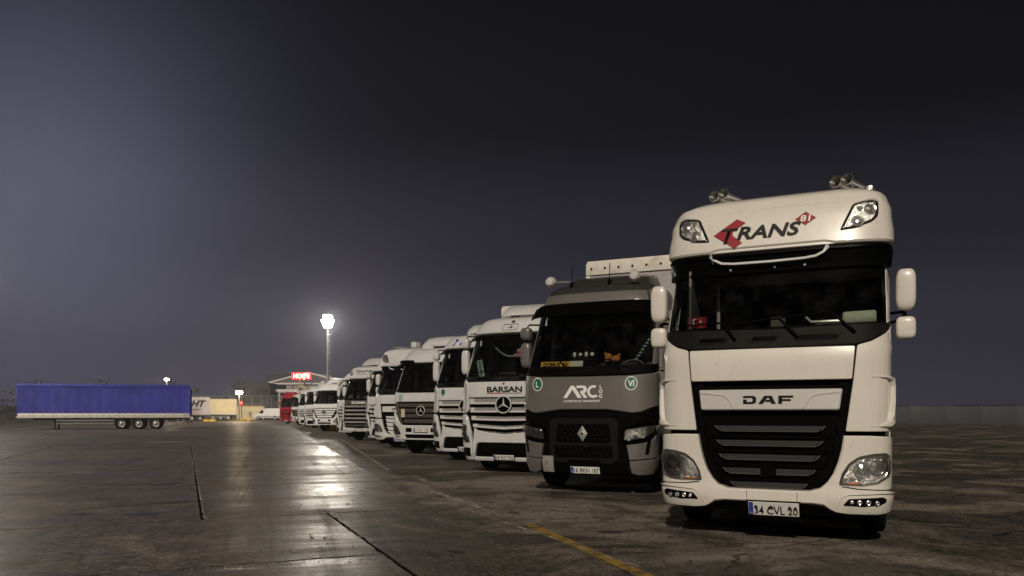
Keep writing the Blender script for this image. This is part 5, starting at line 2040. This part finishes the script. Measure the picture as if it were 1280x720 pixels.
# trailers behind the lorries
for p, lab, kw in ((pA, "white curtain trailer coupled behind the nearest white lorry", dict(top=4.15)),
                   (pB, "trailer with a row of rivets along its cream top rail, behind the dark grey lorry", dict(top=4.46, rivets=True, off=.52, back=2.3)),
                   (pC, "cream-topped trailer coupled behind the BARSAN lorry", dict(top=4.25)),
                   (pD, "trailer coupled behind the lorry with blue roof writing", dict(top=4.1)),
                   (pE, "trailer coupled behind the older dark-grilled lorry", dict(top=4.1)),
                   (pF, "trailer coupled behind the lorry with white grille fins", dict(top=4.0)),
                   (pG, "trailer coupled behind the nearly hidden star-badged lorry", dict(top=4.0)),
                   (pH, "trailer coupled behind the SCANIA lorry", dict(top=4.05)),
                   (pI, "trailer behind the mostly hidden lorry left of the SCANIA lorry", dict(top=4.0)),
                   (pJ, "trailer behind the far brightly lit white lorry", dict(top=4.0))):
    off = kw.pop("off", 0.)
    bk = kw.pop("back", 2.5)
    trailer(lab, TRL, behind(p, bk, off), RZ, **kw)

# ------------------------------------------------------------------ things inside the cabs
def cabpt(root, cab, s, z, y):
    """world point inside a cab"""
    return Matrix.Translation(root.location) @ root.rotation_euler.to_matrix().to_4x4() @ Vector((s, y, z))

def at_cab(name, mb, material, root, label, cat, group=None):
    o = mb.build(name, material)
    o.location = root.location
    o.rotation_euler = root.rotation_euler
    return tag(o, label, cat, group)

bpy.context.view_layer.update()
mb = MB()
vs = []
for i in range(9):
    for j in range(5):
        vs.append((-1.0 + .22 * i / 8, .60 + .02 * math.sin(i * .9) + .004 * j, 2.43 + .13 * j / 4 + .008 * math.sin(i * .8)))
mb.add(vs, [(i * 5 + j, (i + 1) * 5 + j, (i + 1) * 5 + j + 1, i * 5 + j + 1) for i in range(8) for j in range(4)])
fl = at_cab("flag", mb, "red", tA, "small red flag with white crescent and star inside the nearest windscreen", "flag")
mb = MB()
cc = (-.91, 2.50)
th0 = lin(R(40), R(320), 16)
o_ = [(cc[0] + .036 * math.cos(t), cc[1] + .036 * math.sin(t)) for t in th0]
i_ = [(cc[0] + .010 + .028 * math.cos(t), cc[1] + .028 * math.sin(t)) for t in lin(R(315), R(45), 16)]
fn = lambda s, z, off=0.: Vector((s, .585 - off, z))
panel(mb, fn, o_ + i_, off=0, th=.003, bev=.0005)
panel(mb, fn, [(-.845 + (.02 if k % 2 == 0 else .008) * math.cos(R(90 + 36 * k)), 2.50 + (.02 if k % 2 == 0 else .008) * math.sin(R(90 + 36 * k))) for k in range(10)], off=0, th=.003, bev=.0005)
c_ = mb.build("crescent_and_star", "whiteprint", fl)

mb = MB()
mb.lathe([(.001, -.17), (.07, -.17), (.085, -.15), (.085, .15), (.07, .17), (.03, .17), (.001, .16)], (.90, .62, 2.45), (1, 0, .02), 20)
at_cab("paper_roll", mb, "cloth", tA, "pale roll of paper lying on the nearest lorry's dashboard", "roll")
mb = MB()
mb.box((.05, .50, 2.44), (.16, .03, .11), .015)
mb.tube([(.05, .52, 2.38), (.05, .58, 2.33)], .02, 6)
mb.lathe([(.035, -.02), (.035, 0), (.02, .005), (.001, .005)], (.06, .485, 2.44), (0, -1, 0), 12)
at_cab("dashboard_camera", mb, "interior2", tA, "small camera mounted at the middle of the nearest windscreen", "camera")

mb = MB()
mb.box((-.66, .40, 2.265), (.56, .012, .11), 0, rot=Matrix.Rotation(R(-18), 3, "X"))
sg_ = at_cab("number_board", mb, "yellowprint", tB, "yellow lettered board propped on the grey lorry's dashboard", "sign")
fn = lambda s, z, off=0.: Vector((s, .392 - off + (z - 2.265) * .32, z))
text("board_lettering", "DOMUS  63", fn, (-.66, 2.265), .07, "blackprint", sg_, width=.46, bold=.04)
mb = MB()
mb.box((-.26, .40, 2.265), (.24, .012, .115), 0, rot=Matrix.Rotation(R(-18), 3, "X"))
at_cab("paper_sheet", mb, "cloth", tB, "white paper beside the yellow board behind the grey lorry's windscreen", "paper")
for k, (x, s_, w_) in enumerate(((-.33, .03, "leftmost tall"), (-.22, .033, "second, squat"), (-.11, .03, "third, tall"), (0, .035, "rightmost squat"))):
    mb = MB()
    mb.blob((x, .5, 2.44), (s_, .02, s_ * (1.5 if k % 2 == 0 else .9)), e=.6, nu=10, nv=6)
    at_cab("figurine", mb, "whiteprint", tB, w_ + " little white figurine of four behind the grey lorry's windscreen", "figurine", "white figurines on the grey lorry's dashboard")
mb = MB()
for (x, y, z, r_) in ((.30, .5, 2.39, .07), (.44, .5, 2.35, .075), (.28, .47, 2.33, .05), (.38, .47, 2.33, .05), (.50, .48, 2.41, .03), (.25, .48, 2.44, .025)):
    mb.blob((x, y, z), (r_, r_ * .8, r_ * .8), e=1, nu=12, nv=8)
at_cab("plush_toy", mb, "plush", tB, "orange plush toy on the grey lorry's dashboard", "toy")
mb = MB()
for k in range(7):
    mb.blob((.80 + .035 * k, .50 + .01 * k, 2.33 + .055 * k), (.035, .03, .02), e=.8, nu=8, nv=5)
at_cab("tassel_cord", mb, "palegreen", tB, "pale tasselled cord hanging at the right of the grey lorry's windscreen", "ornament")

# BARSAN cab
fn = lambda s, z, off=0.: Vector((s, .50 - off + (z - 2.5) * .30, z))
mb = MB()
panel(mb, fn, [(-1.0, 2.66), (-.86, 2.70), (-.72, 2.29), (-.86, 2.25)], th=.006, bev=.001)
bn = at_cab("banner", mb, "palegreen", tC, "pale green lettered pennant at the left of the BARSAN windscreen", "pennant")
text("banner_lettering", "KOCAELI", lambda s, z, off=0.: fn(s, z, off), (-.86, 2.48), .07, "blackprint", bn, width=.36, rot=R(-72), bold=.03)
mb = MB()
pts = []
for i in range(22):
    t = i / 21
    pts.append((-.55 + 1.1 * t, .52, 3.05 - .30 * math.sin(math.pi * min(1, t * 1.15)) if t < .8 else 2.9 + (t - .8) * .9))
for p in pts:
    mb.blob(p, (.03, .02, .022), e=.7, nu=7, nv=4)
at_cab("garland", mb, "palegreen", tC, "pale garland hung across the top of the BARSAN windscreen", "garland")
mb = MB()
for (x, z, r_) in ((.16, 2.86, .065), (.07, 2.76, .05), (.26, 2.76, .05), (.165, 2.76, .055)):
    mb.blob((x, .5, z), (r_, r_ * .7, r_), e=1, nu=12, nv=8)
at_cab("plush_toy", mb, "plushpink", tC, "pink and pale stuffed toy hanging in the BARSAN windscreen", "toy")

# ------------------------------------------------------------------ floodlight mast and lamps
M["lamp_white"] = emit("floodlight_lit", (1.0, .91, .77), 560.)
M["lamp_warm"] = emit("lamp_lit_warm", (1.0, .80, .50), 330.)
M["lamp_red"] = emit("signal_red", (1.0, .03, .02), 14.)
M["sign_red"] = emit("sign_glow", (1.0, .010, .025), 2.2)
M["sign_letters"] = emit("sign_letters_lit", (1.0, .30, .20), 7.)

def proj(px, py, Y):
    return Vector(((px - 640) / 950 * Y, Y, 1.4 - (py - 516) / 950 * Y))

mp_ = proj(409.5, 402, 112)
H_ = mp_.z
mast = thing("floodlight_mast", "tall pale floodlight mast with rungs and a cluster of lit lamps behind the row", "light mast", (mp_.x, mp_.y, 0))
mb = MB()
mb.tube([(0, 0, 0), (0, 0, H_ * .5), (0, 0, H_)], [.24, .19, .13], 12)
mb.box((0, 0, .1), (.8, .8, .2), .03)
mb.build("pole", "galv", mast)
for k in range(int(H_ / .9)):
    mb = MB()
    mb.tube([(.10, -.10, 1.2 + k * .9), (.48, -.16, 1.2 + k * .9)], .035, 5)
    mb.build("rung", "galv", mast)
mb = MB()
mb.tube([(.95 * math.cos(t), .95 * math.sin(t), H_ - .1) for t in lin(0, 2 * math.pi, 21)], .05, 6, cap=False)
for k in range(4):
    a = k * math.pi / 4
    mb.tube([(-.95 * math.cos(a), -.95 * math.sin(a), H_ - .1), (.95 * math.cos(a), .95 * math.sin(a), H_ - .1)], .04, 5)
mb.build("lamp_ring", "galv", mast)
for row in range(3):
    for k in range(8 if row == 1 else 6):
        n_ = 8 if row == 1 else 6
        a = 2 * math.pi * (k + .5 * (row % 2)) / n_
        rr_ = .72 if row == 1 else .46
        c = Vector((rr_ * math.cos(a), rr_ * math.sin(a), H_ + .62 * (row - 1)))
        d = Vector((math.cos(a), math.sin(a), -.55)).normalized()
        mb = MB()
        mb.lathe([(.001, -.30), (.16, -.28), (.22, -.1), (.34, 0), (.34, .02)], c, d, 14)
        f = mb.build("floodlight", "galv", mast)
        mb = MB()
        mb.lathe([(.32, .0), (.26, .07), (.001, .10)], c, d, 14)
        mb.build("lamp_glass", "lamp_white", f)
mb = MB()
for z in (H_ * .42, H_ * .46):
    mb.tube([(-.45, 0, z), (.45, 0, z)], .05, 6)
    for x in (-.4, 0, .4):
        mb.box((x, -.08, z + .12), (.16, .16, .2), .02)
mb.build("equipment_bracket", "galv", mast)

mast2 = copy_tree(mast)
mast2.location = (-47, 58, 0)
mast2["label"] = "floodlight mast at the left edge of the yard, nearer than the one behind the row"

def street_lamp(px, py, Y, label, m_="lamp_warm", r_=.5):
    p = proj(px, py, Y)
    t = thing("street_lamp", label, "street lamp", (p.x, p.y, 0))
    mb = MB()
    mb.tube([(0, 0, 0), (0, 0, p.z * .6), (0, 0, p.z)], [.12, .10, .07], 8)
    mb.build("pole", "galv", t)
    mb = MB()
    mb.blob((0, 0, p.z + .12), (r_, r_ * .8, .16), e=.6, nu=12, nv=6)
    mb.build("lamp_head", "galv", t)
    mb = MB()
    mb.blob((0, -.05, p.z - .08), (r_ * .9, r_ * .75, r_ * .55), e=.9, nu=14, nv=8)
    mb.build("lamp_glass", m_, t)
    return t
street_lamp(208.5, 473.5, 118, "lit lamp on a post rising behind the blue trailer", r_=.36)
street_lamp(299, 489.5, 127, "bright warm lamp above the pale lamplit wall, right of the white box trailer", r_=.62)

p = proj(302, 504, 150)
sgn = thing("signal_lamp", "small red signal light above the pale lamplit wall", "signal", (p.x, p.y, 0))
mb = MB()
mb.tube([(0, 0, 0), (0, 0, p.z)], .06, 6)
mb.box((0, 0, p.z), (.4, .3, .6), .05)
mb.build("signal_post", "black", sgn)
mb = MB()
mb.lathe([(.24, 0), (.18, .08), (.001, .11)], (0, -.15, p.z + .02), (0, -1, 0), 12)
mb.build("signal_lens", "lamp_red", sgn)

# ------------------------------------------------------------------ red lit sign on its pole
p = proj(377, 470, 190)
sg_ = thing("roadside_sign", "red glowing lettered sign on a thin pole in front of the gabled hall", "sign", (p.x, p.y, 0))
mb = MB()
mb.tube([(-.5, .2, 0), (-.5, .2, p.z)], .13, 8)
mb.build("pole", "tarp_white", sg_)
mb = MB()
mb.box((0, 0, p.z), (5.0, .3, 1.75), .08)
mb.build("sign_box", "sign_red", sg_)
fn = lambda s, z, off=0.: Vector((s, -.16 - off, z))
text("sign_lettering", "HO\u015e'E", fn, (0, p.z), 1.05, "sign_letters", sg_, width=4.1, bold=.05, off=.02)
mb = MB()
mb.box((.55, .1, p.z - 2.6), (1.7, .2, 1.2), .05)
mb.build("lower_panel", "cream", sg_)

# ------------------------------------------------------------------ far side of the yard
M["hall_wall"] = mat("hall_cladding", (.10, .095, .10), .7, var=.1, scale=.3)
M["hall_dark"] = mat("hall_roof_dark", (.045, .045, .05), .7, var=.15, scale=.3)
M["trim"] = mat("trim_white", (.62, .58, .54), .6, var=.06, scale=1)
M["window_dim"] = mat("window_pane", (.30, .25, .21), .3, var=.2, scale=1)
M["lamplit_cream"] = mat("pale_lamplit_cream", (.62, .52, .34), .8, var=.1, scale=.5, bump=.2, bscale=3)  # yellow of the warm lamp mixed into the pale wall and white trailer colour
M["kerb_yellow"] = mat("kerb_yellow", (.62, .38, .04), .7, var=.15, scale=3)
M["tarp_blue"] = mat("tarpaulin_blue", (.034, .036, .30), .5, var=.25, scale=1.2, bump=.15, bscale=4)
M["bark"] = mat("bark", (.10, .08, .065), .9, var=.3, scale=6)
M["hedge"] = mat("hedge_leaf", (.05, .055, .03), .8, var=.3, scale=2)
M["hill"] = mat("far_slope", (.03, .03, .03), .9, var=.3, scale=.02)

# blue curtain-side trailer seen from the side, rear to the right
p = proj(238.5, 536.5, 67)
bt = trailer("blue curtain-sided trailer with white lower board and three axles, left of the yard", None, (p.x - 12.9 * math.cos(R(20)), p.y - 12.9 * math.sin(R(20)), 0), R(-70), length=12.9, top=3.80, front="tarp_blue", side="tarp_blue", sideboard=True)

# grey lettered box trailer
p = proj(262, 524, 128)
gt = trailer("grey box trailer lettered GHT standing just right of the blue trailer", None, (p.x - 11 * math.cos(R(20)), p.y - 11 * math.sin(R(20)), 0), R(-70), length=11, top=4.0, front="tarp_grey", side="tarp_grey")
fn = lambda s, z, off=0.: Vector((1.27 + off, 11 - 2.5 + s, z))
text("trailer_lettering", "GHT", fn, (.35, 2.95), 1.0, "blackprint", gt, width=3.3, shear=.35, bold=.03, off=.03)
text("trailer_lettering", "CARGO", fn, (.2, 1.95), .35, "blackprint", gt, width=1.9, shear=.2, off=.03)
# white box trailer
p = proj(296, 524, 138)
wt = trailer("plain white box trailer, lamplight put into its colour, left of the bright warm lamp", None, (p.x - 5.2 * math.cos(R(17)), p.y - 5.2 * math.sin(R(17)), 0), R(-73), length=5.2, top=3.85, front="lamplit_cream", side="lamplit_cream")

# white panel van
p = proj(318, 524, 150)
van = thing("panel_van", "white panel van facing left in front of the pale lamplit wall", "van", (p.x, p.y, 0))
prof = [(0.05, .45), (0.02, .75), (.15, 1.0), (.95, 1.22), (1.75, 2.02), (2.1, 2.25), (5.4, 2.3), (5.5, 2.2), (5.5, .45)]
mb = MB()
n = len(prof)
vs = []
for sg, ins in ((-1, 0), (1, 0)):
    for x, z in prof:
        k = .12 if z > 1.5 else .0
        vs.append((x, sg * (.98 - k), z))
fs = [tuple(range(n))[::1], tuple(range(n, 2 * n))[::-1]] + [(i, n + i, n + (i + 1) % n, (i + 1) % n) for i in range(n)]
mb.add(vs, fs)
mb.build("body", "white3", van, angle=25)
mb = MB()
mb.add([(1.12, -.99, 1.3), (1.75, -.90, 1.95), (2.05, -.89, 1.98), (2.05, -.97, 1.3)], [(0, 3, 2, 1)])
mb.add([(1.0, -.8, 1.29), (1.7, -.75, 1.99), (1.7, .75, 1.99), (1.0, .8, 1.29)], [(0, 1, 2, 3)])
mb.build("window", "gloss", van, smooth=False)
mb = MB()
mb.box((3.2, -.99, .72), (4.4, .03, .12), .01)
mb.box((.05, 0, .55), (.2, 1.9, .3), .05)
mb.build("bumper_trim", "black", van)
for x in (.95, 4.4):
    for y in (-.88, .88):
        mb = MB()
        mb.lathe([(.001, -.1), (.34, -.1), (.34, .1), (.001, .1)], (x, y, .34), (0, 1, 0), 18)
        w_ = mb.build("wheel", "rubber", van)
        mb = MB()
        mb.lathe([(.2, 0), (.2, .115), (.001, .11)], (x, y, .34), (0, -1 if y < 0 else 1, 0), 14)
        mb.build("rim", "rim", w_)
mb = MB()
mb.box((.22, -.75, .95), (.2, .3, .2), .04)
mb.build("headlight", "chrome", van)

# pale wall and yellow kerb blocks
a = proj(296, 524, 153)
b = proj(330, 524, 153)
w1 = MB()
w1.box(((a.x + b.x) / 2, 153, 1.35), (b.x - a.x, .4, 2.7), .03)
o = w1.build("boundary_wall", "lamplit_cream")
tag(o, "pale yellow rendered wall behind the white van, glowing under the warm lamp", "wall")
w2 = MB()
w2.box(((a.x + b.x) / 2, 153, 2.75), (b.x - a.x + .2, .6, .12), .02)
w2.build("coping", "kerb_yellow", o)
for px, wh in ((258, "below the grey lettered trailer"), (266, "below the left end of the white box trailer"), (292, "below the right end of the white box trailer"), (302, "at the middle of the pale wall"), (311, "at the right end of the pale wall, by the van")):
    p = proj(px, 525.5, 138 if px > 280 else 122)
    mb = MB()
    mb.box((p.x, p.y, .16), (.9, .5, .32), .04)
    tag(mb.build("kerb_block", "kerb_yellow"), "yellow kerb block " + wh, "kerb block", "yellow kerb blocks across the yard")
p = proj(417, 534, 60)
mb = MB()
mb.box((p.x, p.y, .2), (1.2, .8, .4), .05)
tag(mb.build("kerb_block", "kerb_yellow"), "single yellow block on the ground right of the far brightly lit lorry", "kerb block")

# gabled hall
Yh = 225
x0, x1 = proj(337, 500, Yh).x, proj(432, 500, Yh).x
ze, zr_ = proj(0, 478.5, Yh).z, proj(0, 466, Yh).z
xm = (x0 + x1) / 2
hall = thing("gabled_hall", "broad gabled hall with pale roof edges behind the red sign", "building", (xm, Yh, 0))
L = (x1 - x0) / 2
mb = MB()
pent = [(-L, 0), (L, 0), (L, ze), (0, zr_), (-L, ze)]
vs = [(x, 0, z) for x, z in pent] + [(x, 26, z) for x, z in pent]
mb.add(vs, [(0, 1, 2, 3, 4), (9, 8, 7, 6, 5)] + [(i, 5 + i, 5 + (i + 1) % 5, (i + 1) % 5) for i in range(5)])
mb.build("wall", "hall_wall", hall, smooth=False)
mb = MB()
for a, b in (((-L - .4, ze), (0, zr_ + .1)), ((0, zr_ + .1), (L + .4, ze))):
    d = (Vector(b) - Vector(a)).normalized()
    nn = Vector((-d.y, d.x)) * .22
    q = [Vector(a) - nn, Vector(b) - nn, Vector(b) + nn, Vector(a) + nn]
    mb.add([(v.x, -.3, v.y) for v in q] + [(v.x, 27, v.y) for v in q], [(0, 1, 2, 3), (7, 6, 5, 4)] + [(i, 4 + i, 4 + (i + 1) % 4, (i + 1) % 4) for i in range(4)])
mb.build("roof", "trim", hall, smooth=False)
mb = MB()
mb.box((0, -.16, ze - .25), (2 * L, .3, .45))
mb.box((-L + .3, -.2, ze / 2), (.5, .3, ze - .6))
mb.build("trim_beam", "trim", hall)
for px in (343.5, 353, 362, 371, 380, 389, 398):
    q = proj(px, 484.5, Yh)
    mb = MB()
    mb.box((q.x - xm, -.08, q.z), (1.5, .16, .9), .02)
    f = mb.build("window", "trim", hall)
    mb = MB()
    mb.box((q.x - xm, -.18, q.z), (1.25, .06, .7))
    mb.build("pane", "window_dim", f)
qa = proj(343, 489, Yh - 8)
mb = MB()
mb.box((1.5, -7, qa.z), (2 * L - 2, 8, .9), .05)
mb.build("canopy", "trim", hall)
for k in range(6):
    mb = MB()
    mb.box((-L + 2.2 + k * (2 * L - 3) / 5, -10.4, qa.z / 2), (.5, .5, qa.z - .4))
    mb.build("canopy_post", "trim", hall)
# tall dark block behind the hall's left end, and the low arched hall further left
q0 = proj(330.5, 467, 250)
q1 = proj(372, 467, 250)
blk = thing("warehouse_block", "tall flat-roofed dark block behind the left end of the gabled hall", "building", ((q0.x + q1.x) / 2, 262, 0))
mb = MB()
mb.box((0, 0, q0.z / 2), (q1.x - q0.x, 20, q0.z))
mb.build("wall", "hall_dark", blk)
mb = MB()
mb.box((0, 0, q0.z + .2), (q1.x - q0.x + .6, 20.6, .4))
mb.build("parapet", "hall_wall", blk)
q0 = proj(294, 476, 210)
q1 = proj(337, 476, 210)
arc = thing("dark_hall", "low dark hall with a slightly sloping roof right above the warm lamp", "building", ((q0.x + q1.x) / 2, 210, 0))
Lh = (q1.x - q0.x) / 2
mb = MB()
pf = [(-Lh, 0), (Lh, 0), (Lh, q0.z - .8), (Lh * .2, q0.z - .1), (-Lh * .72, q0.z + .5), (-Lh * .90, q0.z + .3), (-Lh, q0.z - .5)]
vs = [(x, 0, z) for x, z in pf] + [(x, 30, z) for x, z in pf]
n = len(pf)
mb.add(vs, [tuple(range(n)), tuple(range(n, 2 * n))[::-1]] + [(i, n + i, n + (i + 1) % n, (i + 1) % n) for i in range(n)])
mb.build("wall", "hall_dark", arc, smooth=False)
mb = MB()
for k in range(5):
    mb.box((-Lh + 1.4 + k * (2 * Lh - 2.8) / 4, -.1, 2.2), (1.4, .2, 3.6), .03)
mb.build("door", "hall_wall", arc)

# mesh fence on posts beyond the wall
fx0, fx1 = proj(240, 500, 165).x, proj(352, 500, 165).x
zf = proj(0, 494.5, 165).z
fence = thing("mesh_fence", "tall pale wire fence with posts in front of the dark halls", "fence", ((fx0 + fx1) / 2, 165, 0))
Lf = (fx1 - fx0) / 2
nf = 9
for k in range(nf + 1):
    mb = MB()
    mb.tube([(-Lf + 2 * Lf * k / nf, 0, 0), (-Lf + 2 * Lf * k / nf, 0, zf)], .09, 6)
    mb.build("post", "galv", fence)
mb = MB()
for z in (zf - .05, zf * .66, zf * .35):
    mb.tube([(-Lf, 0, z), (Lf, 0, z)], .05 if z > zf * .9 else .025, 5)
mb.build("rail", "galv", fence)
mb = MB()
for k in range(150):
    x = -Lf + 2 * Lf * k / 150
    mb.tube([(x, 0, .1), (x, 0, zf)], .012, 3)
wm = mb.build("wire_mesh", "galv", fence)
wm["kind"] = "stuff"

# bare winter trees near the lamp behind the blue trailer
def bare_tree(px, Y, h, label, seed):
    rng = random.Random(seed)
    p = proj(px, 516, Y)
    t = thing("bare_tree", label, "tree", (p.x, p.y, 0), group="leafless trees behind the trailers")
    tr = MB()
    cr_ = MB()
    def grow(mb, a, d, L, r_, lev):
        n = 3
        pts = [a]
        for i in range(n):
            d = (d + Vector((rng.gauss(0, .12), rng.gauss(0, .12), rng.gauss(.04, .08)))).normalized()
            pts.append(pts[-1] + d * L / n)
        mb.tube(pts, [r_ * (1 - .14 * i) for i in range(n + 1)], 6 if lev < 2 else 3, cap=False)
        if lev < 5:
            for k in range(3 if lev < 3 else 2):
                dd = (d + Vector((rng.gauss(0, .55), rng.gauss(0, .55), rng.gauss(.12, .25)))).normalized()
                grow(cr_, pts[-1 - (k % 2)], dd, L * rng.uniform(.6, .78), r_ * .58, lev + 1)
    grow(tr, Vector((0, 0, 0)), Vector((0, 0, 1)), h * .32, .22, 0)
    tr.build("trunk", "bark", t)
    cr_.build("crown", "bark", t)
bare_tree(196, 124, 7.5, "bare tree left of the lamp behind the blue trailer", 1)
bare_tree(222, 122, 7.0, "bare tree right of the lamp behind the blue trailer", 2)
bare_tree(246, 150, 9.0, "tall bare tree behind the grey lettered trailer", 5)
bare_tree(178, 128, 6.5, "low bare tree farthest left behind the blue trailer", 9)

# perimeter wall closing the right side of the yard
pw = thing("perimeter_wall", "long low concrete panel wall along the far right side of the yard", "wall", (60, 95, 0), R(-12))
for k in range(34):
    mb = MB()
    mb.box((-60 + k * 4.05, 0, 1.1), (3.9, .16, 2.2), .02)
    mb.build("wall_panel", "hall_dark", pw)
    mb = MB()
    mb.box((-62.02 + k * 4.05, 0, 1.2), (.2, .24, 2.4), .02)
    mb.build("wall_post", "hall_dark", pw)

# dark scrub closing the yard behind the trailers on the left
rg_ = random.Random(12)
mb = MB()
for k in range(2600):
    x = rg_.uniform(-150, -50)
    hh_ = 6.4 + 2.2 * math.sin(x * .35) + 1.4 * math.sin(x * 1.1 + 2)
    c = Vector((x, rg_.uniform(186, 196), hh_ * (1 - rg_.random() ** 1.6)))
    r_ = rg_.uniform(.25, .6)
    a = Vector((rg_.gauss(0, 1), rg_.gauss(0, 1), rg_.gauss(0, 1))).normalized()
    b = a.orthogonal().normalized()
    d = a.cross(b)
    mb.add([c + b * r_, c + d * r_ * .5, c - b * r_, c - d * r_ * .5], [(0, 1, 2, 3)])
sc_ = mb.build("scrub", "hedge", smooth=False, weld=False)
sc_["kind"] = "stuff"

# low far slope that closes the horizon
mb = MB()
vs = []
nn_ = 90
for i in range(nn_ + 1):
    x = -1400 + 2800 * i / nn_
    h = 5 + 4 * math.sin(i * .7) + 3 * math.sin(i * 1.9 + 1)
    vs += [(x, 620, -1), (x, 760, max(1.5, h)), (x, 1100, max(2, h) + 3)]
mb.add(vs, [(i * 3 + j, (i + 1) * 3 + j, (i + 1) * 3 + j + 1, i * 3 + j + 1) for i in range(nn_) for j in range(2)])
hl = mb.build("far_hills", "hill")
hl["kind"] = "structure"

# ------------------------------------------------------------------ thin night haze
hm = bpy.data.materials.new("night_haze")
hm.use_nodes = True
t = hm.node_tree
t.nodes.remove(t.nodes["Principled BSDF"])
pv = N(t, "ShaderNodeVolumePrincipled")
pv.inputs["Color"].default_value = (.84, .87, 1.0, 1)
pv.inputs["Density"].default_value = .00062
pv.inputs["Anisotropy"].default_value = .7
t.links.new(pv.outputs[0], [n for n in t.nodes if n.type == "OUTPUT_MATERIAL"][0].inputs["Volume"])
mb = MB()
mb.box((0, 130, 14), (420, 420, 30))
hz = mb.build("haze", hm, smooth=False)
hz["kind"] = "stuff"
